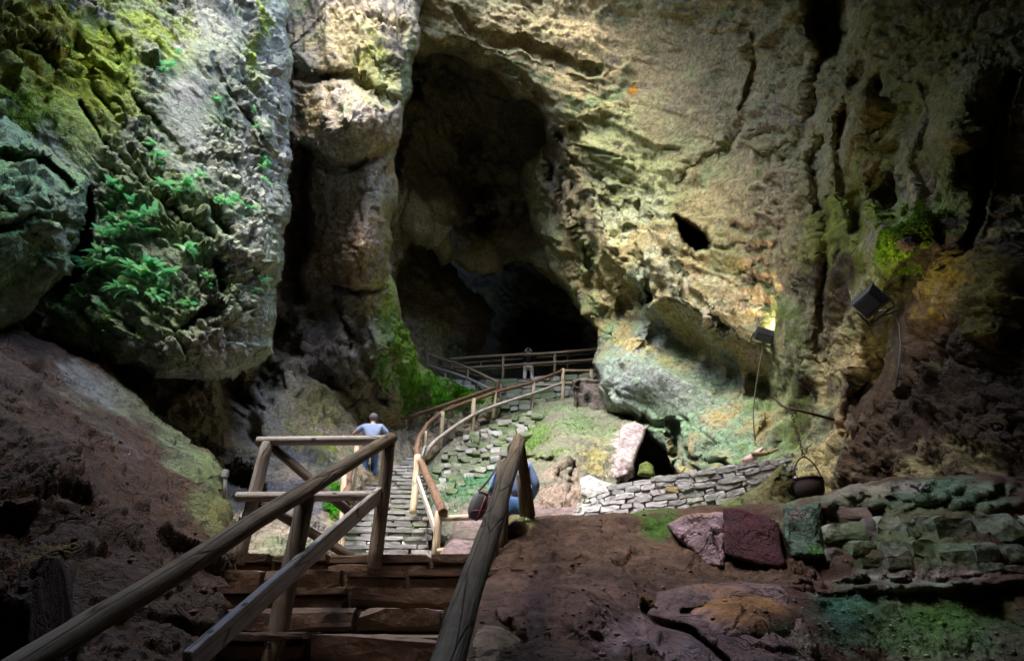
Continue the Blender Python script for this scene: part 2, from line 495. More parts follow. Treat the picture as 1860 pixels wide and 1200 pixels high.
def make_ground():
    xs = np.arange(-22, 22.1, .2); ys = np.concatenate([np.arange(-9, 5, .3), np.arange(5, 14, .06), np.arange(14, 50, .3)])
    xs = np.unique(np.concatenate([xs, np.arange(-4, 2.5, .06)]))
    gx, gy = np.meshgrid(xs, ys); sh = gx.shape
    x, y = gx.ravel(), gy.ravel()
    V = np.stack([x, y, ground_z(x, y)], -1)
    amp = np.where(y < 6.8, .02, 1.0)
    V[:, 2] += amp * (.10 * fbm(V, 1.4, 4, 21) + .035 * fbm(V, .25, 3, 25)) - np.where(y < 6.5, .12, 0)
    idx = np.arange(x.size).reshape(sh)
    Q = np.stack([idx[:-1, :-1].ravel(), idx[:-1, 1:].ravel(), idx[1:, 1:].ravel(), idx[1:, :-1].ravel()], -1)
    c = np.tile(np.array((.17, .125, .125), np.float32), (len(V), 1))
    c = mix(c, (.11, .09, .075), np.clip(fbm(V, .8, 4, 31) * 2 + .3, 0, 1))
    c = mix(c, (.09, .16, .07), np.clip(fbm(V, 1.1, 5, 37) * 3 - .5, 0, 1) * .8)
    ob = bpy.data.objects.new('ground', mesh_from('ground', V, Q, M_DIRT, c)); COL.objects.link(ob); ob['kind'] = 'structure'
make_roof(); make_shell(); make_ground()

# ---- deep back of the cavern
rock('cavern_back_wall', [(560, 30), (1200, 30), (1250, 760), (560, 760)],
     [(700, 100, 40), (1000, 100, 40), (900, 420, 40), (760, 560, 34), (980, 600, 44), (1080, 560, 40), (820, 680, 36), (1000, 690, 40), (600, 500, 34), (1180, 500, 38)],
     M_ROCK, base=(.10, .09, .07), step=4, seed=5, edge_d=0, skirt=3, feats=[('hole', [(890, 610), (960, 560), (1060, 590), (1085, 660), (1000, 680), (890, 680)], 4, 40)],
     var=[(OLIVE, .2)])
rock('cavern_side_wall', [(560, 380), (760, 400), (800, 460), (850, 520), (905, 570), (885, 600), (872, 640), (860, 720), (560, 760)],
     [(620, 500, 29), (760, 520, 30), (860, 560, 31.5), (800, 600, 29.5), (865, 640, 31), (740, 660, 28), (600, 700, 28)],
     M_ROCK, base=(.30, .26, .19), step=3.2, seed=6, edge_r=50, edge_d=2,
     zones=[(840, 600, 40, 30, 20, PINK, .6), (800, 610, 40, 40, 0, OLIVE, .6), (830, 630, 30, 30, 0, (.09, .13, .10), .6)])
rock('cavern_ceiling', [(560, -20), (1000, -20), (1150, 300), (1150, 640), (1090, 612), (1062, 570), (1030, 530), (1000, 503), (955, 470), (915, 478), (880, 486), (848, 489), (815, 468), (795, 445), (775, 432), (745, 432), (735, 470), (700, 560), (560, 560)],
     [(700, 100, 25), (800, 100, 26), (760, 300, 27), (850, 330, 31), (860, 270, 29.5), (900, 200, 28), (795, 350, 26), (800, 400, 26), (870, 420, 28.5), (930, 410, 29), (980, 330, 26.5), (1000, 420, 25),
      (850, 480, 27.3), (950, 462, 27), (1050, 520, 24.5), (1080, 590, 24), (720, 420, 25.5), (640, 300, 23)],
     M_ROCK, base=(.34, .29, .20), step=2.8, seed=7, edge_r=14, edge_d=.6, skirt=9, rough=2,
     feats=[('groove', [(850, 270), (845, 330), (870, 390)], 45, 2.5), ('groove', [(862, 240), (930, 330), (960, 400)], 26, 1.2), ('groove', [(700, 330), (740, 240), (750, 150)], 20, 1.0),
            ('groove', [(868, 400), (862, 425)], 12, 1.6), ('bump', 820, 360, 40, 55, 20, 1.3)],
     zones=[(840, 450, 130, 50, -20, (.17, .145, .09), .8), (880, 440, 40, 40, 0, (.18, .17, .07), .6), (940, 460, 50, 20, -20, (.16, .22, .12), .7), (850, 400, 25, 30, 0, PINK, .5), (810, 140, 60, 40, 0, DARK, .7), (885, 480, 30, 9, -12, (.42, .33, .2), .95), (820, 440, 14, 50, -35, (.25, .26, .28), .7)],  # lower lip darkened as painted shade; thin tan strip painted as a lit ledge
     relief=[('fbm', 3.0, .8, (.3, 0, -1), 2.6), ('ridge', 1.6, .6, (.3, 0, -1), 3), ('facet', 1.6, .4, (.3, 0, -1), 2.8), ('facet', .6, .16, (.3, 0, -1), 2), ('fbm', .3, .08, None, 1)])

SE = (.62, -.45, -.64)
# ---- right wall: arch, diagonal ribs, bulge and the dark flank on the right, one continuous wall
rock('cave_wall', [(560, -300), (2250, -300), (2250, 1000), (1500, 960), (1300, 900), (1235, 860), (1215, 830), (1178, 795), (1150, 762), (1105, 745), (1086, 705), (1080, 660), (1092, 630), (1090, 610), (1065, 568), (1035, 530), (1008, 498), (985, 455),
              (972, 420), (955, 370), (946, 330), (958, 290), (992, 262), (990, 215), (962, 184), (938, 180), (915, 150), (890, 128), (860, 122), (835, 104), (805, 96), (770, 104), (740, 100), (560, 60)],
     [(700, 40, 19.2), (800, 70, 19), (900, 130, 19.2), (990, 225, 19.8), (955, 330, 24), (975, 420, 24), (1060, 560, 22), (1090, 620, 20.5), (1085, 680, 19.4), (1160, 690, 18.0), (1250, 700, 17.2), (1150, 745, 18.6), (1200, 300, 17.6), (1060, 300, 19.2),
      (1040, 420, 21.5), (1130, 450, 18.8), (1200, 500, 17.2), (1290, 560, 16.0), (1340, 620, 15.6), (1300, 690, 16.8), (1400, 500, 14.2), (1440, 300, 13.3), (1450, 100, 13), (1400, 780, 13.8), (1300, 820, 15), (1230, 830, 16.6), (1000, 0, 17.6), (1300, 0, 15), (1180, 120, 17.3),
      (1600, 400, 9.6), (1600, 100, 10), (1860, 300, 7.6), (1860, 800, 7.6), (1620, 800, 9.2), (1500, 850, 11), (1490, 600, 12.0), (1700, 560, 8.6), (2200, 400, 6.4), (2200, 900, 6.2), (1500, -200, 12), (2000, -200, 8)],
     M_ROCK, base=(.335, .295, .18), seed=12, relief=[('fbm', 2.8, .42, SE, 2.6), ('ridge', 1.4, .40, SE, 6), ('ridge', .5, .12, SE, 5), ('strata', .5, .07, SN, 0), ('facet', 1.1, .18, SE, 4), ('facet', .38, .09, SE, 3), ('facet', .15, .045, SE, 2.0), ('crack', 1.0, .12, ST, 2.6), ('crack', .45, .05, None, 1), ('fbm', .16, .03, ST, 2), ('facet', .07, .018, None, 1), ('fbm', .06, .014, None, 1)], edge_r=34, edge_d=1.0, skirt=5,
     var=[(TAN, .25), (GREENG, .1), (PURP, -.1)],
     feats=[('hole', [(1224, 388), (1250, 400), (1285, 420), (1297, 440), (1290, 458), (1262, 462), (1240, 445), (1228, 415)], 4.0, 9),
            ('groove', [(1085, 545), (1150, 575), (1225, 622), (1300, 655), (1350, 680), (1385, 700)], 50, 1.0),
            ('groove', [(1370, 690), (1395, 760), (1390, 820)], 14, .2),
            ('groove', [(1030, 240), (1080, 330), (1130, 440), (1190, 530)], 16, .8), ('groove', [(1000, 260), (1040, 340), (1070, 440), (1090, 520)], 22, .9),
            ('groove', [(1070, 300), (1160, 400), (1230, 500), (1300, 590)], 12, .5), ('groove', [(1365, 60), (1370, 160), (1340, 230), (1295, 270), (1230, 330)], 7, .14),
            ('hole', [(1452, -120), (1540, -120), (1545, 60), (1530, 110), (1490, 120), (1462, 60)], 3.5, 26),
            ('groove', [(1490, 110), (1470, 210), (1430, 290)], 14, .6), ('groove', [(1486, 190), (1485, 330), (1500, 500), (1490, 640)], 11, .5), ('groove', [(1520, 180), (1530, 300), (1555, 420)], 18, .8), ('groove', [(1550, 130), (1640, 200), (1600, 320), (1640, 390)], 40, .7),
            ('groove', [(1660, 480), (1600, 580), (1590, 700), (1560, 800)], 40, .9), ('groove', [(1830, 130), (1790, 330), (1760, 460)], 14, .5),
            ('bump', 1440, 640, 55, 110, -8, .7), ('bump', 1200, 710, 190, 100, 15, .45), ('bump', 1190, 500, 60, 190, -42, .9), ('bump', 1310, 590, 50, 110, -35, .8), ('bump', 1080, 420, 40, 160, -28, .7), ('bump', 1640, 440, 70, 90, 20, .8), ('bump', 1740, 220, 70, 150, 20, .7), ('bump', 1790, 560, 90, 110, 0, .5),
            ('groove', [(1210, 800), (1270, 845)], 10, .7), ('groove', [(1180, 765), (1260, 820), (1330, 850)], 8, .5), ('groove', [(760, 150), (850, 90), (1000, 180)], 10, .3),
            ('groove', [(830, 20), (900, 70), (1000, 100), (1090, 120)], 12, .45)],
     zones=[(1120, 330, 100, 210, -35, (.25, .28, .12), .6), (1290, 480, 100, 80, -40, (.29, .31, .19), .5), (1480, 450, 60, 220, 0, (.17, .165, .065), .7), (1690, 200, 230, 300, 0, (.13, .115, .045), .85), (1000, 60, 240, 110, 15, TAN, .75), (1300, 180, 170, 220, 0, (.37, .30, .20), .8), (1160, 330, 130, 200, 50, (.36, .37, .22), .75), (920, 170, 120, 40, 35, (.30, .25, .21), .7), (1030, 330, 50, 160, -20, (.26, .21, .15), .8),  # upper right olive zone also carries painted roof shade
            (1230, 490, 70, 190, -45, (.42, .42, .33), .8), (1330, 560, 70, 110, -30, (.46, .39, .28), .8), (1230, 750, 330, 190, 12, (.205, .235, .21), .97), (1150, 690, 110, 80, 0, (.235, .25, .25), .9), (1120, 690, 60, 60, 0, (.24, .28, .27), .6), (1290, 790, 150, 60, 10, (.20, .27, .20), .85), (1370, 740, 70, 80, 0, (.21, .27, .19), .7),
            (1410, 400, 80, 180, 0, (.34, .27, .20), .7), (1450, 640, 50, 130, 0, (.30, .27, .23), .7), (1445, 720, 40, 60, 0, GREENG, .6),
            (1560, 350, 70, 180, 0, (.22, .17, .08), .8), (1720, 200, 110, 160, 0, (.19, .17, .07), .6), (1420, 700, 70, 130, 0, (.18, .21, .11), .7), (1640, 430, 110, 110, 0, (.15, .24, .05), .85), (1530, 420, 60, 90, 0, (.26, .28, .09), .8), (1770, 740, 390, 310, 0, (.05, .034, .022), 1.0), (1790, 540, 60, 50, 0, (.16, .13, .03), .6),  # big near-black zone at lower right: brown rock with roof shade painted in
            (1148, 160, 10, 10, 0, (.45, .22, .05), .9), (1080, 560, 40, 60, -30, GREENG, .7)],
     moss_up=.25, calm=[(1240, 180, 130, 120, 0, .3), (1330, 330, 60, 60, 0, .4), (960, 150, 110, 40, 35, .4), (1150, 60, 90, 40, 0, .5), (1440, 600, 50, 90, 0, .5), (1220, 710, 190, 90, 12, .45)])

# ---- dark backing sheet under the bulge, the shade of the hollow in its colour
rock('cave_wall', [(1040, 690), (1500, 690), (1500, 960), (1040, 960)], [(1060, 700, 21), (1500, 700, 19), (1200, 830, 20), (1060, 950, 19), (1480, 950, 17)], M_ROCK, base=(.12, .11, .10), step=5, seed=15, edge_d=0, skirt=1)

# ---- middle column with the mossy mound
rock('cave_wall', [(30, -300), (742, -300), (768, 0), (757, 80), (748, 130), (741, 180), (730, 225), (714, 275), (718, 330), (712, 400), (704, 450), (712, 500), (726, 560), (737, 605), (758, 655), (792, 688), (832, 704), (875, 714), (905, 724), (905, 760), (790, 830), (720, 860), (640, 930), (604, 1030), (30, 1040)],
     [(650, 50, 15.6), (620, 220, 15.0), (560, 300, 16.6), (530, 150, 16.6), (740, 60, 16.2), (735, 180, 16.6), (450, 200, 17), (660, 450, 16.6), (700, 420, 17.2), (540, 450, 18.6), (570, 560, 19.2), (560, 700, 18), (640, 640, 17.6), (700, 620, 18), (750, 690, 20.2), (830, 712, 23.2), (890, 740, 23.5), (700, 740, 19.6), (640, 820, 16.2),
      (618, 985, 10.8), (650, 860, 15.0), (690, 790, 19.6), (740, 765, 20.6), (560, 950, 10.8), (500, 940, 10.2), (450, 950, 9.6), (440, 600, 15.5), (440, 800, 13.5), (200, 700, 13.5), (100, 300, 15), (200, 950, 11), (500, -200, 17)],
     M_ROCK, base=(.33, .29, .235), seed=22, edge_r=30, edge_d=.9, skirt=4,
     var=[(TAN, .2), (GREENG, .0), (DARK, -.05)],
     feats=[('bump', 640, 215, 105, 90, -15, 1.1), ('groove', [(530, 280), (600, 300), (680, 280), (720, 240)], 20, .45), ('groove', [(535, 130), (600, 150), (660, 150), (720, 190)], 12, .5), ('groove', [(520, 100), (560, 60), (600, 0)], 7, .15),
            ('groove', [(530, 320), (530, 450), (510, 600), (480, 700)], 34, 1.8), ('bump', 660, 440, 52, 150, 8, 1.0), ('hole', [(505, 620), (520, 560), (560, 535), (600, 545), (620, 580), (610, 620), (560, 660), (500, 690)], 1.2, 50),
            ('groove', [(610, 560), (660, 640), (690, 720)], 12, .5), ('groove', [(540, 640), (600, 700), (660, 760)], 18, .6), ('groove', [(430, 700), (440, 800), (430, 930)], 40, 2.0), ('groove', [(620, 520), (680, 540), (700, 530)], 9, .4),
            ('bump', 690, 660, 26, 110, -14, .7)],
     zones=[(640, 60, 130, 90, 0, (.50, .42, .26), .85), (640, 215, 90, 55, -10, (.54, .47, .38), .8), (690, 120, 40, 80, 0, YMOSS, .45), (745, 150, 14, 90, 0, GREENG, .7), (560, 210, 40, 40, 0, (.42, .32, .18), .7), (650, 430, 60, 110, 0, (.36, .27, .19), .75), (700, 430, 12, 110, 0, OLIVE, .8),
            (715, 600, 26, 90, -10, (.27, .33, .12), .85), (760, 700, 110, 50, 20, (.13, .27, .08), .9), (735, 640, 30, 80, -20, (.17, .27, .08), .8), (600, 660, 80, 110, 20, (.19, .18, .19), .7), (560, 780, 60, 100, 20, (.15, .145, .07), .8), (590, 830, 30, 60, 0, (.16, .19, .04), .7), (540, 930, 90, 110, 0, (.12, .12, .135), .9), (600, 930, 12, 30, 0, (.09, .30, .04), .9), (820, 725, 70, 30, 0, MOSS, .8)],  # dark zones low on the left paint in the hanging block's shade
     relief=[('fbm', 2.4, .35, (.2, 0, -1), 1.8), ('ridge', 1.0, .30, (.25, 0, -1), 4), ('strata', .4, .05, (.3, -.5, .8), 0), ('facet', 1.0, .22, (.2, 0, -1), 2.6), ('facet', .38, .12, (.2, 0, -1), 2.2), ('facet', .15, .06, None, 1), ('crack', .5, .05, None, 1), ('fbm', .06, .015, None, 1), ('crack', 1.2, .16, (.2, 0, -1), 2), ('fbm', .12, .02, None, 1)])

# ---- the great hanging block on the left
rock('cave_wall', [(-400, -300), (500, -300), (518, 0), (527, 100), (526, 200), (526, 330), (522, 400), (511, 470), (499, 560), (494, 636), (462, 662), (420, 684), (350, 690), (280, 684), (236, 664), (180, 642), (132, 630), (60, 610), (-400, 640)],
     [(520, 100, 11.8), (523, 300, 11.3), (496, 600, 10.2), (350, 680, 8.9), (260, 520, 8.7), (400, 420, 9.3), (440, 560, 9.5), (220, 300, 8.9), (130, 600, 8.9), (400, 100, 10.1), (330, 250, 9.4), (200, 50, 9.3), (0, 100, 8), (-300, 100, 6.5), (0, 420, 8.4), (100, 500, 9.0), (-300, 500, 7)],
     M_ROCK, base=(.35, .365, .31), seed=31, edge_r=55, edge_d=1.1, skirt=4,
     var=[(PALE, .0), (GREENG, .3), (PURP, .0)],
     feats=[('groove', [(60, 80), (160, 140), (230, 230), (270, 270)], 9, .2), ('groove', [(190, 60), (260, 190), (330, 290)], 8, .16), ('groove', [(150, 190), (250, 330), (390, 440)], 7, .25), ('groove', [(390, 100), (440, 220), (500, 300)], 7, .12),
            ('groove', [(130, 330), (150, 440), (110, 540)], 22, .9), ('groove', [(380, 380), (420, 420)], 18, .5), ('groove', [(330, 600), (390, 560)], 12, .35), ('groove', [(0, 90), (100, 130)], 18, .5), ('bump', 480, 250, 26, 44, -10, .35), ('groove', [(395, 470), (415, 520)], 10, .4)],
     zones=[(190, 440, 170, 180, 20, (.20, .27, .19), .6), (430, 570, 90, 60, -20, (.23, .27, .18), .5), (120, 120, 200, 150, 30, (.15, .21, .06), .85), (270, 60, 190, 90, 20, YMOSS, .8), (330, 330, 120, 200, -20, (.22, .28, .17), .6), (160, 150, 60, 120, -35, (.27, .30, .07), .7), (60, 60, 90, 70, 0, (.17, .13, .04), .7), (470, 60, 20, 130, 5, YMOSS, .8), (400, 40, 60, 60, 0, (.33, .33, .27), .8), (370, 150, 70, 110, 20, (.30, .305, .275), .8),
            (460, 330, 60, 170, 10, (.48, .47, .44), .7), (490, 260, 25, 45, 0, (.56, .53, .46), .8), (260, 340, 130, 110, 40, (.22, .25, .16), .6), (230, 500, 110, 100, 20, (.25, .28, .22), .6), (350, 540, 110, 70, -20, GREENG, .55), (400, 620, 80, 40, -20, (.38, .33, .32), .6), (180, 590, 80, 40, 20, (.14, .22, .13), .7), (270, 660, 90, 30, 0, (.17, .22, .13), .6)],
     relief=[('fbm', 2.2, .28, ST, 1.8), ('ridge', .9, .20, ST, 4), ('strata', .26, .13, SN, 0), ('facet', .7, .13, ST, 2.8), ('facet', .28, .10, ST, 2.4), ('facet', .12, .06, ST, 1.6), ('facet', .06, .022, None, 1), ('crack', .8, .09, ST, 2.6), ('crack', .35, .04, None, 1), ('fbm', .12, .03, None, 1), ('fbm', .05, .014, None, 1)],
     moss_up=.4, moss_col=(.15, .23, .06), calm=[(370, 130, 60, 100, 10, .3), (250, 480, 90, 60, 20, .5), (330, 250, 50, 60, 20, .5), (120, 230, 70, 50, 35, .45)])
rock('cave_wall', [(-500, 190), (0, 205), (40, 232), (90, 275), (125, 300), (155, 325), (160, 378), (142, 430), (126, 490), (82, 540), (40, 572), (0, 600), (-500, 760)],
     [(0, 220, 7.6), (150, 330, 8.0), (60, 300, 7.2), (100, 400, 7.3), (120, 480, 7.8), (0, 400, 6.6), (0, 580, 7.4), (-300, 400, 5.5), (-300, 600, 5.5)],
     M_ROCK, base=(.25, .31, .22), seed=41, edge_r=40, edge_d=.7, skirt=2.5,
     var=[(TEAL, .2), (DARK, .1), (PALE, -.3)],
     zones=[(60, 340, 60, 30, 0, (.30, .42, .33), .6), (110, 420, 30, 30, 0, PALE, .6), (90, 270, 60, 18, 40, (.28, .2, .2), .7), (40, 480, 90, 80, 0, (.09, .15, .07), .7)],
     feats=[('groove', [(0, 280), (70, 290), (120, 330)], 12, .4), ('groove', [(0, 430), (60, 400), (140, 420)], 12, .3)], moss_up=.5,
     relief=[('fbm', 1.6, .22, None, 1), ('facet', .6, .2, None, 1), ('facet', .22, .09, None, 1), ('facet', .09, .03, None, 1), ('fbm', .07, .02, None, 1)])

# ---- lower left bank
rock('rock_bank', [(-500, 590), (40, 596), (110, 632), (180, 655), (228, 700), (280, 750), (332, 790), (384, 828), (410, 858), (408, 900), (420, 945), (445, 1010), (440, 1100), (330, 1400), (-500, 1600)],
     [(200, 680, 8.6), (390, 850, 7.8), (418, 940, 7.0), (440, 1015, 6.2), (300, 900, 6.6), (150, 800, 6.2), (0, 700, 6), (0, 1000, 4.3), (200, 1050, 4.2), (400, 1100, 5.1), (50, 1190, 3.4), (330, 1200, 4.1), (-400, 1000, 3), (-400, 700, 4.5), (300, 1350, 3.0), (-300, 1500, 2)],
     M_ROCK, base=(.045, .026, .015), seed=51, edge_r=45, edge_d=.8, skirt=3, var=[((.03, .021, .016), .2), ((.06, .042, .027), -.1)],
     zones=[(330, 805, 120, 38, 38, (.10, .125, .075), .75), (390, 880, 40, 50, 20, (.11, .13, .065), .75), (200, 720, 90, 50, 30, (.10, .11, .08), .7), (170, 690, 60, 30, 20, (.12, .125, .13), .6), (250, 810, 50, 40, 30, (.12, .10, .10), .4), (400, 930, 25, 40, 0, (.13, .13, .06), .7), (100, 1030, 50, 25, 0, (.09, .075, .025), .5)],
     relief=[('fbm', 1.5, .24, ST, 1.5), ('ridge', .9, .12, ST, 2), ('facet', .8, .16, ST, 1.8), ('facet', .3, .08, ST, 1.4), ('facet', .1, .028, None, 1), ('fbm', .2, .05, None, 1), ('crack', .9, .05, ST, 2), ('fbm', .07, .016, None, 1)],
     moss_up=0)

# ---- mound in the middle of the pit
mound = rock('rock_mound', [(772, 848), (800, 815), (850, 785), (900, 764), (950, 744), (1000, 730), (1050, 720), (1088, 712), (1104, 738), (1150, 766), (1172, 776), (1166, 800), (1152, 835), (1140, 862), (1122, 868), (1120, 985), (790, 985), (776, 900)],
     [(778, 850, 17.6), (800, 815, 19), (800, 880, 16.6), (860, 785, 20.5), (850, 866, 17.6), (900, 766, 21.8), (900, 846, 18.0), (960, 742, 23.6), (950, 810, 18.6), (1080, 715, 23.3), (850, 908, 12.6), (900, 905, 13.0), (960, 920, 12.2), (1000, 860, 14.2), (1010, 780, 17.4), (1100, 800, 16.6), (1155, 820, 15.6), (1080, 880, 13.8), (1050, 930, 12.3), (1150, 775, 17.4), (900, 980, 11.2), (1100, 980, 11.4)],
     M_ROCK, base=(.155, .155, .125), seed=61, edge_r=12, edge_d=.4, skirt=3, rough=2,
     var=[((.14, .19, .11), .2), ((.18, .16, .165), .1), ((.34, .32, .3), -.25)],
     feats=[('groove', [(950, 832), (1000, 836)], 7, .5), ('groove', [(1010, 870), (1035, 850), (1030, 895)], 6, .35), ('bump', 1145, 820, 22, 55, 20, .5)],
     zones=[(1040, 770, 110, 60, 0, (.17, .19, .13), .7), (970, 790, 60, 40, 0, (.12, .19, .07), .8), (850, 885, 80, 40, 0, (.07, .16, .10), .85), (1050, 760, 80, 40, 10, (.14, .2, .12), .7), (1040, 880, 50, 40, 0, (.22, .19, .16), .8), (1140, 810, 25, 60, 20, (.50, .42, .44), .9), (1080, 830, 30, 40, 0, (.24, .22, .10), .6), (960, 915, 100, 25, 0, (.16, .11, .10), .8), (1000, 900, 60, 30, 0, (.24, .20, .17), .7)],
     relief=[('fbm', 1.4, .3, None, 1), ('ridge', .9, .25, ST, 2), ('facet', .6, .2, ST, 1.5), ('facet', .2, .09, None, 1), ('facet', .09, .04, None, 1), ('fbm', .12, .04, None, 1), ('crack', .7, .1, None, 1), ('fbm', .05, .014, None, 1)])

_r = random.Random(77)
# ---- dirt bank and ledges in front on the right
bank = rock('dirt_bank', [(893, 1005), (908, 960), (938, 936), (1000, 939), (1100, 936), (1200, 926), (1300, 920), (1430, 914), (1495, 898), (1560, 880), (1620, 868), (1700, 866), (1780, 863), (1860, 872), (2300, 870), (2300, 1700), (700, 1700), (790, 1330), (835, 1200), (862, 1110), (885, 1040)],
     [(945, 945, 6.6), (1100, 942, 7.0), (1220, 935, 7.0), (900, 1040, 5.8), (1000, 1040, 5.5), (1100, 1000, 6.0), (1150, 1050, 5.4), (900, 1100, 4.9), (1000, 1120, 4.6), (1000, 1190, 3.9), (900, 1190, 3.8), (862, 1150, 4.2), (1300, 980, 6.3), (1300, 1045, 5.7), (1500, 1050, 5.7), (1860, 1050, 5.4),
      (1500, 950, 6.15), (1500, 1030, 6.0), (1860, 950, 5.85), (1860, 1030, 5.7), (1600, 872, 7.2), (1860, 880, 6.8), (1700, 918, 6.3), (1600, 1075, 5.4), (1600, 1190, 5.1), (1860, 1190, 4.9), (1430, 1100, 5.2), (1200, 1130, 4.8), (1200, 1190, 4.3), (1400, 1190, 4.7), (800, 1500, 2.4), (1500, 1500, 3.4), (2200, 1200, 4.2), (2200, 900, 6.0)],
     M_DIRT, base=(.07, .047, .035), seed=71, edge_r=16, edge_d=.35, skirt=1.6, rough=2, var=[((.058, .04, .032), .2), ((.10, .068, .05), -.1)],
     feats=[('groove', [(1440, 1058), (1600, 1062), (1860, 1058)], 9, -.12), ('groove', [(1180, 1100), (1240, 1150), (1300, 1190)], 10, .25), ('groove', [(900, 1120), (960, 1150)], 8, .3), ('bump', 1040, 1110, 90, 60, 10, .25), ('bump', 1330, 1120, 130, 75, 15, .35)] + [('bump', 1490 + 400 * _r.random(), 868 + 54 * _r.random(), 12 + 22 * _r.random(), 7 + 9 * _r.random(), _r.uniform(-20, 20), .07 + .16 * _r.random()) for _ in range(60)] + [('bump', 1450 + 420 * _r.random(), 1036 + 30 * _r.random(), 10 + 20 * _r.random(), 5 + 6 * _r.random(), 0, .04 + .06 * _r.random()) for _ in range(40)],
     zones=[(1700, 895, 190, 32, 0, (.10, .145, .105), .8), (1640, 880, 30, 10, 0, (.2, .17, .16), .6), (1800, 885, 60, 14, 0, (.15, .17, .12), .7), (1560, 890, 60, 20, 0, (.2, .16, .14), .6), (1650, 985, 220, 60, 0, (.10, .12, .07), .8), (1650, 1045, 230, 12, 0, (.26, .22, .20), .6), (1540, 1110, 100, 80, 0, (.05, .11, .085), .9), (1700, 1140, 170, 80, 0, (.14, .19, .11), .85), (1730, 1120, 70, 60, 0, (.085, .16, .05), .6), (1690, 1075, 130, 22, 0, (.24, .24, .19), .7),
            (1340, 1090, 110, 40, 10, (.25, .15, .09), .85), (1250, 1170, 130, 40, 10, (.20, .15, .15), .7), (1200, 950, 40, 22, 0, (.05, .10, .03), .8), (1430, 1170, 40, 40, 0, (.10, .15, .08), .7), (950, 950, 25, 18, 0, (.20, .22, .12), .8), (1000, 1080, 110, 60, 0, (.09, .06, .05), .6)],
     relief=[('fbm', 1.0, .14, None, 1), ('facet', .5, .05, None, 1), ('facet', .17, .018, None, 1), ('facet', .07, .008, None, 1), ('fbm', .14, .02, None, 1), ('crack', .7, .035, None, 1), ('fbm', .04, .007, None, 1)])
# ---- mossy slope that buries the right end of the curved wall
rock('rock_bank', [(1225, 950), (1290, 922), (1350, 896), (1392, 866), (1418, 842), (1440, 858), (1470, 892), (1530, 905), (1600, 900), (1600, 1000), (1225, 1000)],
     [(1240, 945, 9.9), (1350, 905, 9.7), (1400, 868, 9.85), (1420, 845, 9.9), (1480, 900, 10.6), (1580, 905, 10.4), (1400, 950, 9.0), (1590, 990, 8.6), (1240, 990, 9.4)],
     M_ROCK, base=(.105, .10, .06), seed=81, edge_r=14, edge_d=.3, skirt=1, rough=3, zones=[(1300, 930, 50, 18, -20, (.10, .18, .06), .8), (1420, 880, 50, 40, 0, (.085, .075, .04), .8)], var=[((.09, .13, .055), .1), ((.14, .11, .08), -.1)],
     relief=[('fbm', .8, .14, None, 1), ('facet', .4, .12, None, 1), ('facet', .15, .06, None, 1), ('fbm', .12, .04, None, 1), ('fbm', .05, .015, None, 1)])

# ================================================================ helpers for things
def thing(name, label, cat, loc=(0, 0, 0), group=None):
    o = bpy.data.objects.new(name, None); COL.objects.link(o)
    o.empty_display_size = .2
    o.location = loc; o['label'] = label; o['category'] = cat
    if group: o['group'] = group
    return o

def tag(o, label, cat, group=None, kind=None):
    o['label'] = label; o['category'] = cat
    if group: o['group'] = group
    if kind: o['kind'] = kind
    elif 'kind' in o.keys(): del o['kind']
    return o

def child(name, me, parent, loc=None, rot=None, mat=None):
    o = bpy.data.objects.new(name, me); COL.objects.link(o)
    if mat is not None and not me.materials: me.materials.append(mat)
    if parent is not None:
        o.parent = parent
        base = parent.matrix_basis.copy(); p = parent.parent
        while p is not None: base = p.matrix_basis @ base; p = p.parent
        o.matrix_parent_inverse = base.inverted()
    if loc is not None: o.location = loc
    if rot is not None: o.rotation_mode = 'QUATERNION'; o.rotation_quaternion = rot
    return o

def frame_quat(ux, n):
    """rotation whose x runs along ux and whose y points into the wall (against n)"""
    x = ux.normalized(); y = (-n - x * (-n).dot(x)).normalized(); z = x.cross(y)
    return Matrix((x, y, z)).transposed().to_quaternion()

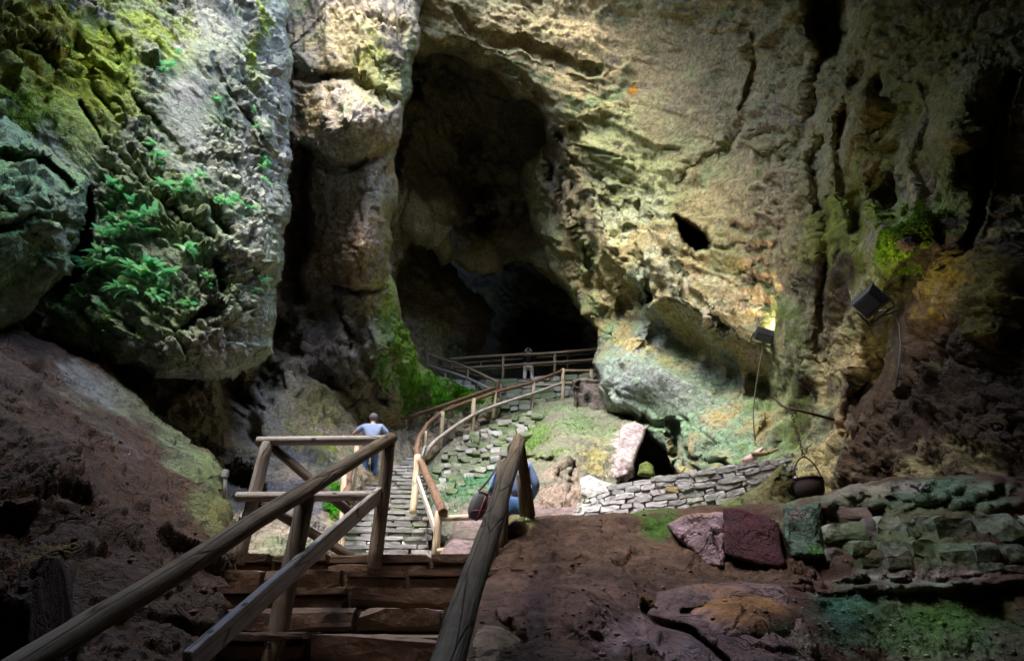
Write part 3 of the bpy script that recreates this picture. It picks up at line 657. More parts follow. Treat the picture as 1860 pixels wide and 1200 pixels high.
from mathutils import noise as mn
def stone_mesh(seed, sx, sy, sz, cuts=1, rnd=.18, noise=.06, mat=None):
    """a hewn stone: a skewed block with corners and edges broken off by flat cuts; the big ones get a rough broken face"""
    r = random.Random(seed)
    bm = bmesh.new()
    bmesh.ops.create_cube(bm, size=1.0)
    m = min(sx, sy, sz)
    j = .10 + rnd * .35
    for v in bm.verts:
        v.co = Vector((v.co.x * sx * (1 - r.uniform(0, j * .5)), v.co.y * sy, v.co.z * sz * (1 - r.uniform(0, j))))
    for k in range(4 if cuts < 4 else 6):
        s = Vector((r.choice((-1, 1)) * r.uniform(.2, 1), -r.uniform(.0, 1), r.choice((-1, 1)) * r.uniform(.2, 1)))
        if r.random() < .35: s = Vector((s.x * .15, -1, r.uniform(-.35, .35)))
        nrm = Vector((s.x / sx, s.y / sy, s.z / sz)).normalized()
        ext = max(v.co.dot(nrm) for v in bm.verts)
        bmesh.ops.bisect_plane(bm, geom=bm.verts[:] + bm.edges[:] + bm.faces[:], plane_co=nrm * (ext - m * r.uniform(.06, .10 + rnd * .7)), plane_no=nrm, clear_outer=True)
        bmesh.ops.holes_fill(bm, edges=bm.edges[:], sides=0)
    if cuts >= 3:
        bmesh.ops.triangulate(bm, faces=bm.faces[:])
        L = max(m * (.34 if cuts < 5 else .22), .02)
        for _ in range(4):
            e = [x for x in bm.edges if x.calc_length() > L]
            if not e or len(bm.faces) > (900 if cuts >= 5 else 260): break
            bmesh.ops.subdivide_edges(bm, edges=e, cuts=1)
            bmesh.ops.triangulate(bm, faces=bm.faces[:])
        ph = Vector((r.uniform(0, 90), r.uniform(0, 90), r.uniform(0, 90)))
        bm.normal_update()
        for v in bm.verts:
            p = v.co / m
            v.co += v.normal * m * noise * (mn.noise(p * .9 + ph) * 1.0 + mn.noise(p * 2.3 + ph) * .55 + mn.noise(p * 5.1 + ph) * .3)
    bmesh.ops.recalc_face_normals(bm, faces=bm.faces[:])
    me = bpy.data.meshes.new('stone'); bm.to_mesh(me); bm.free()
    if mat: me.materials.append(mat)
    return me

def stone_material(name, c1, c2, moss, moss_amt, scale=5.0, rough=.85, rnd=.35):
    """hewn stone: two mineral tones, lichen specks, moss settling on it, a tone of its own for every stone"""
    m, n, l, b = new_mat(name)
    tc = n.new('ShaderNodeNewGeometry'); oi = n.new('ShaderNodeObjectInfo')
    n1 = n.new('ShaderNodeTexNoise'); n1.inputs['Scale'].default_value = scale; n1.inputs['Detail'].default_value = 10; n1.inputs['Roughness'].default_value = .7
    n2 = n.new('ShaderNodeTexNoise'); n2.inputs['Scale'].default_value = scale * 5; n2.inputs['Detail'].default_value = 6; n2.inputs['Roughness'].default_value = .7
    n3 = n.new('ShaderNodeTexNoise'); n3.inputs['Scale'].default_value = 1.6; n3.inputs['Detail'].default_value = 8; n3.inputs['Roughness'].default_value = .65
    for k in (n1, n2, n3): l.new(tc.outputs['Position'], k.inputs['Vector'])
    a = n.new('ShaderNodeMix'); a.data_type = 'RGBA'; a.inputs[6].default_value = (*c1, 1); a.inputs[7].default_value = (*c2, 1)
    r = n.new('ShaderNodeMapRange'); r.inputs[1].default_value = .36; r.inputs[2].default_value = .64; l.new(n1.outputs['Fac'], r.inputs[0]); l.new(r.outputs[0], a.inputs[0])
    t = n.new('ShaderNodeMapRange'); t.inputs[3].default_value = 1 - rnd; t.inputs[4].default_value = 1 + rnd; l.new(oi.outputs['Random'], t.inputs[0])
    mu = n.new('ShaderNodeMix'); mu.data_type = 'RGBA'; mu.blend_type = 'MULTIPLY'; mu.inputs[0].default_value = 1; l.new(a.outputs[2], mu.inputs[6]); l.new(t.outputs[0], mu.inputs[7])
    ms = n.new('ShaderNodeMix'); ms.data_type = 'RGBA'; ms.inputs[7].default_value = (*moss, 1); l.new(mu.outputs[2], ms.inputs[6])
    sm = n.new('ShaderNodeMath'); sm.operation = 'MULTIPLY_ADD'; sm.inputs[1].default_value = .45; l.new(n2.outputs['Fac'], sm.inputs[0]); l.new(n3.outputs['Fac'], sm.inputs[2])
    sr = n.new('ShaderNodeMapRange'); sr.inputs[1].default_value = .95 - moss_amt * .5; sr.inputs[2].default_value = 1.1 - moss_amt * .5; sr.inputs[4].default_value = .9
    l.new(sm.outputs[0], sr.inputs[0]); l.new(sr.outputs[0], ms.inputs[0])
    l.new(ms.outputs[2], b.inputs['Base Color']); b.inputs['Roughness'].default_value = rough; b.inputs['Specular IOR Level'].default_value = .25
    ad = n.new('ShaderNodeMath'); ad.operation = 'MULTIPLY_ADD'; ad.inputs[1].default_value = .5; l.new(n2.outputs['Fac'], ad.inputs[0]); l.new(n1.outputs['Fac'], ad.inputs[2])
    bp = n.new('ShaderNodeBump'); bp.inputs['Strength'].default_value = .5; bp.inputs['Distance'].default_value = .03
    l.new(ad.outputs[0], bp.inputs['Height']); l.new(bp.outputs[0], b.inputs['Normal'])
    return m

M_STEP = stone_material('brown_step_stone', (.095, .058, .038), (.165, .105, .072), (.10, .08, .045), .3, 4)
M_PALE = stone_material('pale_step_stone', (.24, .235, .235), (.42, .41, .40), (.24, .28, .17), .45, 5)
M_WALLST = stone_material('wall_stone', (.27, .27, .28), (.41, .40, .395), (.20, .25, .16), .38, 5, rnd=.22)
M_MOSSST = stone_material('mossy_wall_stone', (.20, .20, .175), (.32, .315, .275), (.11, .165, .07), .62, 6)
M_DARKST = stone_material('dark_mossy_stone', (.13, .14, .105), (.25, .25, .19), (.11, .155, .065), .62, 7)
M_YELST = stone_material('yellow_stone', (.38, .29, .13), (.46, .36, .18), (.3, .3, .12), .2, 6)
M_MORTAR = stone_material('mortar', (.24, .20, .20), (.32, .27, .27), (.14, .17, .10), .4, 6)
M_MORTARD = stone_material('dark_mortar', (.12, .085, .065), (.17, .125, .10), (.08, .10, .045), .6, 6)

def box_mesh(sx, sy, sz, mat=None, bev=.004):
    bm = bmesh.new(); bmesh.ops.create_cube(bm, size=1.0)
    for v in bm.verts: v.co = Vector((v.co.x * sx, v.co.y * sy, v.co.z * sz))
    if bev: bmesh.ops.bevel(bm, geom=bm.edges[:], offset=bev, segments=1, affect='EDGES')
    me = bpy.data.meshes.new('box'); bm.to_mesh(me); bm.free()
    if mat: me.materials.append(mat)
    return me

# ---------------------------------------------------------------- stone stairs in front
fs = thing('stone_staircase', 'dark brown stone steps with big rough blocks climbing between the nearest log rails', 'staircase', (-1.15, 5.2, .3))
def fnose(k): return 6.2 - .40 * k, .77 - .165 * k
for k in range(0, 10):
    Y, z = fnose(k)
    x = -2.55 - random.uniform(0, .15)
    while x < .12:
        w = random.uniform(.42, 1.0)
        if x + w > -.02: w = max(.14 - x + random.uniform(0, .04), .2)
        if k == 0:
            hs = [(.085, 0), (.085, .03)]
        elif random.random() < .3:
            hs = [(.06, 0), (.105, .02)]
        else:
            hs = [(.163, 0)]
        zz = z
        for h, back in hs:
            d = .5
            me = stone_mesh(random.random(), w - .010, d, h - .005, 5, .13, .065, M_STEP)
            child('stone', me, fs, (x + w / 2, Y + back + d / 2 + random.uniform(-.035, .04), zz - h / 2 + random.uniform(-.010, .008)),
                  Euler((random.uniform(-.02, .02), random.uniform(-.012, .012), random.uniform(-.02, .02))).to_quaternion())
            zz -= h
        x += w
# solid body under the steps
V = []; 
bm = bmesh.new()
prof = [(6.75, .66)]
for k in range(0, 11):
    Y, z = fnose(k)
    prof += [(Y + .10, z - .03 - (.0 if k else .02)), (Y + .10, z - .165)]
prof += [(2.2, -2.6), (6.75, -2.6)]
a = [bm.verts.new((-2.75, y, z)) for y, z in prof]; b_ = [bm.verts.new((.10, y, z)) for y, z in prof]
for i in range(len(prof)):
    j = (i + 1) % len(prof); bm.faces.new((a[i], b_[i], b_[j], a[j]))
bm.faces.new(a); bm.faces.new(b_[::-1]); bmesh.ops.recalc_face_normals(bm, faces=bm.faces[:])
me = bpy.data.meshes.new('core'); bm.to_mesh(me); bm.free()
child('mortar_bed', me, fs, mat=M_MORTARD)

# ---------------------------------------------------------------- lit staircase further in
ps = thing('stone_staircase', 'pale sunlit stone steps rising steeply towards the mossy rock', 'staircase', (-1.8, 10, .8))
NS = 24
def pale(k):
    t = k / (NS - 1); Y = 9.95 + 9.7 * t
    xl = -2.5 + (-3.95 + 2.5) * t; xr = -1.13 + (-2.62 + 1.13) * t
    return Y, .98 + 4.2 * t, xl, xr
PB = [stone_mesh(100 + i, 1, 1, 1, 2, .12, .07) for i in range(1)]
prof_l = []; prof_r = []
for k in range(NS):
    Y, z, xl, xr = pale(k)
    for h, dz, dy, wmin, wmax in ((.07, 0, 0, .35, .8), (.115, .07, .018, .22, .5)):      # tread slabs that overhang the riser stones
        x = xl - random.uniform(0, .1)
        end = xr + random.uniform(-.06, .09)
        while x < end - .05:
            w = min(random.uniform(wmin, wmax), end - x)
            if end - x - w < .15: w = end - x
            me = stone_mesh(random.random(), w - .022, .48, h - .006, 3, .14, .10, M_PALE)
            child('stone', me, ps, (x + w / 2, Y + dy + .24 + random.uniform(-.022, .022), z - dz - h / 2 + random.uniform(-.006, .006)),
                  Euler((random.uniform(-.03, .03), random.uniform(-.025, .025), .12 + random.uniform(-.04, .04))).to_quaternion())
            x += w
    prof_l += [(xl - .05, Y + .12, z - .17), (xl - .05, Y + .12, z - .03)]; prof_r += [(xr + .0, Y + .12, z - .17), (xr + .0, Y + .12, z - .03)]
bm = bmesh.new()
Y, z, xl, xr = pale(NS - 1)
prof_l += [(xl - .05, Y + 1.3, z - .03), (xl - .05, Y + 1.3, 0), (-2.5, 9.9, 0)]; prof_r += [(xr, Y + 1.3, z - .03), (xr, Y + 1.3, 0), (-1.15, 9.9, 0)]
a = [bm.verts.new(p) for p in prof_l]; b_ = [bm.verts.new(p) for p in prof_r]
for i in range(len(a)):
    j = (i + 1) % len(a); bm.faces.new((a[i], b_[i], b_[j], a[j]))
bm.faces.new(a); bm.faces.new(b_[::-1]); bmesh.ops.triangulate(bm, faces=bm.faces[:]); bmesh.ops.recalc_face_normals(bm, faces=bm.faces[:])
me = bpy.data.meshes.new('core'); bm.to_mesh(me); bm.free()
child('mortar_bed', me, ps, mat=M_MORTARD)

# ---------------------------------------------------------------- walls laid in courses
def poly_at(pl, u):
    """point on a polyline of (px, py, D) at parameter u in 0..1"""
    n = len(pl) - 1
    i = min(int(u * n), n - 1); t = u * n - i
    a, b = pl[i], pl[i + 1]
    return [a[j] + (b[j] - a[j]) * t for j in range(3)]

def course_wall(th, bottom, top, rows, mean_w, mat, mortar, thick=.3, proud=.03, special=None, cuts=2, jit=.5, rnd=.2):
    def S(u, v):
        a = P(*poly_at(bottom, u)); b = P(*poly_at(top, u))
        return a.lerp(b, v)
    n = 60
    pts = [S(i / n, .5) for i in range(n + 1)]
    L = [0]
    for i in range(n): L.append(L[-1] + (pts[i + 1] - pts[i]).length)
    tot = L[-1]
    def u_of(s):
        s = max(0, min(tot, s))
        for i in range(n):
            if s <= L[i + 1]: return (i + (s - L[i]) / max(L[i + 1] - L[i], 1e-6)) / n
        return 1.0
    for r in range(rows):
        s = -random.uniform(0, mean_w * .6)
        while s < tot - .03:
            w = mean_w * random.uniform(1 - jit, 1 + jit * 1.1)
            u = u_of(s + w / 2)
            v0, v1 = r / rows, (r + 1) / rows
            p = S(u, (v0 + v1) / 2); up = S(u, v1) - S(u, v0)
            tan = (S(min(u + .02, 1), .5) - S(max(u - .02, 0), .5)).normalized()
            nrm = tan.cross(up).normalized()
            if nrm.y > 0: nrm = -nrm
            if up.length > .035:
                me = stone_mesh(random.random(), w * .96, thick, up.length * random.uniform(.80, 1.18), cuts, rnd, .13, mat)
                q = frame_quat(tan, nrm)
                tw = Euler((0, random.uniform(-.07, .07), 0)).to_quaternion()
                o = child('stone', me, th, p - nrm * (thick / 2 - proud * random.uniform(.2, 1.3)) + Vector((0, 0, random.uniform(-.012, .012))), q @ tw)
                if special and special(u, r, o): pass
            s += w
    bm = bmesh.new(); N_ = 40; grid = []
    for i in range(N_ + 1):
        u = i / N_
        up = S(u, 1) - S(u, 0); tan = (S(min(u + .02, 1), .5) - S(max(u - .02, 0), .5)).normalized()
        nrm = tan.cross(up).normalized()
        if nrm.y > 0: nrm = -nrm
        grid.append([bm.verts.new(S(u, 0) - nrm * .012 - Vector((0, 0, .3))), bm.verts.new(S(u, .985) - nrm * .012), bm.verts.new(S(u, .985) - nrm * thick), bm.verts.new(S(u, 0) - nrm * thick - Vector((0, 0, .3)))])
    for i in range(N_):
        for j in range(4):
            bm.faces.new((grid[i][j], grid[i + 1][j], grid[i + 1][(j + 1) % 4], grid[i][(j + 1) % 4]))
    bm.faces.new(grid[0]); bm.faces.new(grid[-1][::-1]); bmesh.ops.recalc_face_normals(bm, faces=bm.faces[:])
    me = bpy.data.meshes.new('mortar'); bm.to_mesh(me); bm.free()
    child('mortar', me, th, mat=mortar)

cw = thing('stone_wall', 'curved low wall of pale grey rubble stone in front of the small rock hollow', 'stone wall', P(1220, 945, 10.2))
done = []
def yellow(u, r, o):
    if not done and r == 5 and .55 < u < .66:
        o.data.materials.clear(); o.data.materials.append(M_YELST); o['label'] = 'yellow stone'; done.append(1)
course_wall(cw, [(1036, 952, 11.6), (1042, 956, 10.9), (1100, 958, 10.5), (1180, 955, 10.25), (1260, 952, 10.1), (1340, 932, 10.05), (1425, 900, 10.05)],
            [(1052, 916, 11.6), (1064, 903, 10.9), (1120, 880, 10.5), (1190, 866, 10.25), (1260, 854, 10.1), (1340, 842, 10.05), (1425, 832, 10.05)], 8, .27, M_WALLST, M_MORTAR, thick=.34, proud=.028, special=yellow, cuts=3, rnd=.20, jit=.72)

tw_ = thing('terrace_wall', 'mossy dry stone wall carrying the upper viewing platform', 'stone wall', P(960, 720, 25.2))
course_wall(tw_, [(800, 735, 25.6), (880, 745, 25.2), (960, 745, 25.0), (1085, 735, 24.8)], [(800, 690, 26.0), (880, 690, 25.8), (960, 686, 25.6), (1085, 678, 25.4)], 6, .5, M_MOSSST, M_MORTARD, thick=.5, proud=.06, rnd=.3)

# masonry face on the left of the mound: rough stones set into its surface
mw = thing('retaining_wall', 'rough green mossy rubble wall holding up the path above the mound', 'stone wall', P(840, 850, 15.5))
r_ = random.Random(5)
R_ = ROCKS[mound.name]
for row in range(15):
    px = 778 + r_.uniform(0, 8)
    while px < 965:
        top = np.interp(px, [775, 800, 850, 900, 950, 985], [862, 822, 792, 771, 751, 742])
        bot = np.interp(px, [775, 800, 850, 880, 905, 930, 950, 985], [900, 890, 872, 850, 838, 820, 795, 760])
        py = top + 3 + row * 8.6 + r_.uniform(-1.5, 1.5)
        w = r_.uniform(11, 25)
        if py < bot + r_.uniform(-2, 12):
            p, nn = on_rock(mound, px + w / 2, py)
            nn = Vector((nn.x * .2, min(nn.y, -.6), nn.z * .15)).normalized()
            sc = p.y * CP + p.z * SP
            tan = nn.cross(Vector((0, 0, 1))).normalized()
            if tan.x < 0: tan = -tan
            me = stone_mesh(r_.random(), w * 1.02 / F * sc, .55, 10 * r_.uniform(.8, 1.3) / F * sc, 3, .16, .09, M_MOSSST if r_.random() < .82 else M_WALLST)
            child('stone', me, mw, p + nn * (-.13 + r_.uniform(-.05, .05)), frame_quat(tan, nn) @ Euler((0, r_.uniform(-.12, .12), 0)).to_quaternion())
        px += w

# wall at the right edge of the dirt bank, stone by stone
rw = thing('stone_wall', 'dark mossy wall of big irregular stones above the ledge', 'stone wall', P(1670, 1035, 6.0))
for (x0, y0, x1, y1, kind) in [(1478, 920, 1580, 946, 0), (1494, 949, 1571, 986, 1), (1573, 942, 1592, 984, 2), (1592, 938, 1640, 982, 1), (1642, 952, 1668, 984, 1), (1664, 940, 1702, 980, 3), (1700, 938, 1772, 984, 1), (1774, 936, 1862, 990, 1), (1862, 930, 1960, 990, 1),
                               (1545, 986, 1604, 1014, 1), (1606, 984, 1650, 1016, 3), (1652, 984, 1702, 1022, 1), (1704, 986, 1764, 1030, 3), (1766, 990, 1812, 1024, 3), (1814, 992, 1866, 1026, 1), (1498, 1000, 1546, 1026, 2), (1560, 1014, 1606, 1036, 0), (1610, 1016, 1650, 1036, 3), (1866, 992, 1940, 1030, 3), (1768, 1025, 1820, 1044, 3), (1826, 1030, 1870, 1044, 0)]:
    cx_, cy_ = (x0 + x1) / 2, (y0 + y1) / 2
    p, nn = on_rock(bank, min(cx_, 1880), cy_)
    if cx_ > 1880: p = P(cx_, cy_, 5.8)
    sc = p.y * CP + p.z * SP
    nn = Vector((-.1, -1, .12)).normalized()
    me = stone_mesh(random.random(), (x1 - x0) * .98 / F * sc, .3, (y1 - y0) * 1.0 / F * sc, 5, .14, .11, {0: M_MORTARD, 1: M_DARKST, 2: M_MORTAR, 3: M_DARKST}[kind])
    child('stone', me, rw, p + Vector((0, .09, 0)), frame_quat(Vector((1, -.06, 0)), nn) @ Euler((0, random.uniform(-.06, .06), 0)).to_quaternion())

# ---------------------------------------------------------------- loose blocks and boulders
SM = [('fbm', .5, .05, None, 1), ('facet', .3, .03, None, 1), ('facet', .1, .012, None, 1), ('fbm', .06, .010, None, 1)]
def boulder(name, outline, ctrl, base, label, zones=(), er=10, ed=.12, sk=.45, relief=SM, seed=1, cat='rock', **kw):
    o = rock(name, outline, ctrl, M_ROCK, base=base, zones=zones, seed=seed, edge_r=er, edge_d=ed, skirt=sk, step=2.2, rough=1.5, relief=relief, **kw)
    return tag(o, label, cat)
boulder('stone_block', [(1212, 950), (1250, 936), (1300, 928), (1318, 932), (1320, 1012), (1318, 1032), (1282, 1030), (1262, 1008), (1235, 980), (1218, 962)], [(1215, 950, 6.35), (1318, 935, 6.25), (1300, 1030, 5.95), (1240, 980, 6.2)], (.36, .27, .28), 'rough pinkish pale block leaning beside the dark maroon slab', [(1285, 985, 14, 30, 0, (.06, .045, .045), .9), (1260, 938, 40, 8, -10, (.28, .18, .09), .6)], seed=91)
boulder('stone_slab', [(1312, 924), (1345, 922), (1392, 938), (1412, 950), (1418, 985), (1428, 1022), (1420, 1030), (1380, 1026), (1330, 1012), (1318, 1004)], [(1315, 930, 6.2), (1400, 945, 6.05), (1420, 1028, 5.85), (1325, 1005, 6.0)], (.075, .032, .034), 'flat dark maroon slab standing upright on the bank', seed=92, er=6, ed=.05, relief=[('fbm', .5, .03, None, 1), ('facet', .2, .006, None, 1), ('fbm', .04, .004, None, 1)])
boulder('stone_block', [(1422, 922), (1470, 914), (1490, 912), (1495, 945), (1494, 985), (1502, 1008), (1480, 1014), (1436, 1012), (1424, 975)], [(1425, 925, 6.2), (1490, 915, 6.2), (1495, 1010, 5.95), (1430, 1010, 5.95)], (.09, .12, .09), 'mossy dark green block between the maroon slab and the stone wall', [(1450, 930, 30, 14, 0, (.26, .2, .2), .7), (1480, 1000, 20, 16, 0, (.07, .14, .04), .7)], seed=93)
boulder('boulder', [(1195, 1075), (1260, 1062), (1340, 1058), (1420, 1062), (1440, 1085), (1478, 1128), (1490, 1165), (1490, 1260), (1180, 1260), (1170, 1150), (1180, 1105)], [(1200, 1075, 5.2), (1420, 1065, 5.25), (1480, 1140, 4.95), (1300, 1110, 4.85), (1200, 1200, 4.2), (1460, 1240, 4.4), (1200, 1260, 4.0)], (.17, .12, .11),
        'large orange brown boulder with a broken flat top under the ledge', [(1340, 1085, 110, 28, 6, (.27, .16, .09), .9), (1250, 1170, 70, 30, 20, (.22, .2, .22), .5), (1450, 1180, 40, 40, 0, (.12, .15, .09), .6)], er=26, ed=.25, sk=.8, seed=94, feats=[('groove', [(1180, 1130), (1260, 1150), (1320, 1200)], 9, .14), ('groove', [(1250, 1120), (1330, 1112), (1440, 1130)], 6, .08)])
boulder('boulder', [(862, 1150), (880, 1136), (912, 1142), (945, 1160), (962, 1185), (975, 1260), (850, 1260), (852, 1190)], [(865, 1155, 3.95), (940, 1165, 4.0), (960, 1250, 3.5), (860, 1250, 3.4), (905, 1190, 3.65)], (.26, .20, .15), 'small tan boulder with lichen beside the foot of the thick handrail', [(930, 1180, 30, 20, 0, (.16, .2, .12), .7)], er=16, ed=.16, sk=.5, seed=95)
boulder('boulder', [(880, 1090), (930, 1072), (1010, 1066), (1090, 1085), (1110, 1120), (1080, 1150), (1000, 1160), (930, 1150), (888, 1125)], [(885, 1095, 4.75), (1000, 1080, 4.8), (1100, 1110, 4.75), (1000, 1150, 4.25), (890, 1125, 4.5)], (.115, .075, .065), 'muddy dark brown boulder half buried in the dirt bank', [(1050, 1130, 50, 18, 0, (.22, .17, .17), .6)], er=30, ed=.3, sk=.5, seed=96)
boulder('boulder', [(1052, 868), (1070, 862), (1090, 872), (1112, 878), (1100, 892), (1070, 905), (1056, 900)], [(1055, 870, 11.2), (1110, 880, 11.0), (1080, 900, 10.9)], (.60, .60, .58), 'white limestone rock on the end of the curved wall', seed=97, er=8, ed=.15)
boulder('rock_slab', [(1128, 776), (1150, 768), (1172, 776), (1168, 800), (1155, 830), (1142, 862), (1122, 868), (1108, 862), (1118, 830), (1124, 800)], [(1130, 778, 15.8), (1170, 780, 15.9), (1140, 860, 14.0), (1112, 862, 14.0)], (.36, .32, .325), 'pale pinkish slab of rock standing beside the small dark hollow', seed=98, er=10, ed=.3, sk=1)
boulder('boulder', [(1158, 862), (1162, 842), (1176, 836), (1188, 846), (1190, 866)], [(1160, 862, 13), (1175, 840, 13.2), (1190, 864, 13)], (.10, .125, .05), 'yellow green mossy stone in the mouth of the small hollow', seed=99, er=8, ed=.25, sk=.6)
def plain(name, col, rough=.6, metal=0.0, noise_amt=.25, spec=.4):
    m, n, l, b = new_mat(name)
    tc = n.new('ShaderNodeTexCoord'); nz = n.new('ShaderNodeTexNoise'); nz.inputs['Scale'].default_value = 14; nz.inputs['Detail'].default_value = 6
    l.new(tc.outputs['Object'], nz.inputs['Vector'])
    r = n.new('ShaderNodeMapRange'); r.inputs[3].default_value = 1 - noise_amt; r.inputs[4].default_value = 1 + noise_amt; l.new(nz.outputs['Fac'], r.inputs[0])
    mu = n.new('ShaderNodeMix'); mu.data_type = 'RGBA'; mu.blend_type = 'MULTIPLY'; mu.inputs[0].default_value = 1; mu.inputs[6].default_value = (*col, 1); l.new(r.outputs[0], mu.inputs[7])
    l.new(mu.outputs[2], b.inputs['Base Color']); b.inputs['Roughness'].default_value = rough; b.inputs['Metallic'].default_value = metal; b.inputs['Specular IOR Level'].default_value = spec
    return m
# ================================================================ timber
def wood_material(name, c1, c2, c3, rough=.75, grain=1.0):
    """round timber: grain along the log (local z), knots, a different tone for every log"""
    m, n, l, b = new_mat(name)
    tc = n.new('ShaderNodeTexCoord'); mp = n.new('ShaderNodeMapping'); mp.inputs['Scale'].default_value = (1, 1, .06)
    oi = n.new('ShaderNodeObjectInfo'); ad = n.new('ShaderNodeVectorMath'); ad.operation = 'ADD'
    sc_ = n.new('ShaderNodeMath'); sc_.operation = 'MULTIPLY'; sc_.inputs[1].default_value = 30; l.new(oi.outputs['Random'], sc_.inputs[0])
    l.new(tc.outputs['Object'], mp.inputs['Vector']); l.new(mp.outputs[0], ad.inputs[0]); l.new(sc_.outputs[0], ad.inputs[1])
    n1 = n.new('ShaderNodeTexNoise'); n1.inputs['Scale'].default_value = 55; n1.inputs['Detail'].default_value = 6; n1.inputs['Roughness'].default_value = .65
    l.new(ad.outputs[0], n1.inputs['Vector'])
    n2 = n.new('ShaderNodeTexNoise'); n2.inputs['Scale'].default_value = 4; n2.inputs['Detail'].default_value = 6; n2.inputs['Roughness'].default_value = .6
    ad2 = n.new('ShaderNodeVectorMath'); ad2.operation = 'ADD'; l.new(tc.outputs['Object'], ad2.inputs[0]); l.new(sc_.outputs[0], ad2.inputs[1]); l.new(ad2.outputs[0], n2.inputs['Vector'])
    vo = n.new('ShaderNodeTexVoronoi'); vo.inputs['Scale'].default_value = 3.2; mp2 = n.new('ShaderNodeMapping'); mp2.inputs['Scale'].default_value = (1.6, 1.6, .9)
    l.new(ad2.outputs[0], mp2.inputs['Vector']); l.new(mp2.outputs[0], vo.inputs['Vector'])
    a = n.new('ShaderNodeMix'); a.data_type = 'RGBA'; a.inputs[6].default_value = (*c1, 1); a.inputs[7].default_value = (*c2, 1)
    r = n.new('ShaderNodeMapRange'); r.inputs[1].default_value = .35; r.inputs[2].default_value = .65; l.new(n1.outputs['Fac'], r.inputs[0]); l.new(r.outputs[0], a.inputs[0])
    a2 = n.new('ShaderNodeMix'); a2.data_type = 'RGBA'; a2.inputs[7].default_value = (*c3, 1); l.new(a.outputs[2], a2.inputs[6])
    r2 = n.new('ShaderNodeMapRange'); r2.inputs[1].default_value = .5; r2.inputs[2].default_value = .72; r2.inputs[4].default_value = .85; l.new(n2.outputs['Fac'], r2.inputs[0]); l.new(r2.outputs[0], a2.inputs[0])
    mp3 = n.new('ShaderNodeMapping'); mp3.inputs['Scale'].default_value = (9, 9, .55); l.new(ad2.outputs[0], mp3.inputs['Vector'])
    vs = n.new('ShaderNodeTexVoronoi'); vs.feature = 'DISTANCE_TO_EDGE'; vs.inputs['Scale'].default_value = 1.6; l.new(mp3.outputs[0], vs.inputs['Vector'])
    sp = n.new('ShaderNodeMapRange'); sp.inputs[2].default_value = .035; sp.inputs[3].default_value = .3; l.new(vs.outputs['Distance'], sp.inputs[0])
    kn = n.new('ShaderNodeMapRange'); kn.inputs[1].default_value = .05; kn.inputs[2].default_value = .10; kn.inputs[3].default_value = .25; kn.inputs[4].default_value = 1; l.new(vo.outputs['Distance'], kn.inputs[0])
    mu = n.new('ShaderNodeMix'); mu.data_type = 'RGBA'; mu.blend_type = 'MULTIPLY'; mu.inputs[0].default_value = 1; l.new(a2.outputs[2], mu.inputs[6])
    km = n.new('ShaderNodeMath'); km.operation = 'MULTIPLY'; l.new(kn.outputs[0], km.inputs[0]); l.new(sp.outputs[0], km.inputs[1]); l.new(km.outputs[0], mu.inputs[7])
    l.new(mu.outputs[2], b.inputs['Base Color']); b.inputs['Roughness'].default_value = rough; b.inputs['Specular IOR Level'].default_value = .2
    bp = n.new('ShaderNodeBump'); bp.inputs['Strength'].default_value = .6 * grain; bp.inputs['Distance'].default_value = .012
    hb_ = n.new('ShaderNodeMath'); hb_.operation = 'MULTIPLY_ADD'; hb_.inputs[1].default_value = .8; l.new(km.outputs[0], hb_.inputs[0]); l.new(n1.outputs['Fac'], hb_.inputs[2])
    l.new(hb_.outputs[0], bp.inputs['Height']); l.new(bp.outputs[0], b.inputs['Normal'])
    return m
W_GREY = wood_material('weathered_wood', (.36, .32, .28), (.50, .45, .40), (.27, .22, .17))
W_DARK = wood_material('dark_handrail_wood', (.12, .085, .048), (.20, .15, .09), (.075, .048, .025), .85, 1.8)
W_PALE = wood_material('pale_wood', (.46, .36, .24), (.56, .47, .34), (.36, .29, .20))
W_BARK = wood_material('bark_wood', (.13, .075, .045), (.20, .12, .08), (.09, .055, .035), .85, 1.6)
W_FAR = wood_material('brown_rail_wood', (.27, .19, .11), (.36, .27, .17), (.22, .16, .10))
W_POST = wood_material('post_wood', (.20, .165, .12), (.29, .24, .19), (.13, .095, .06))

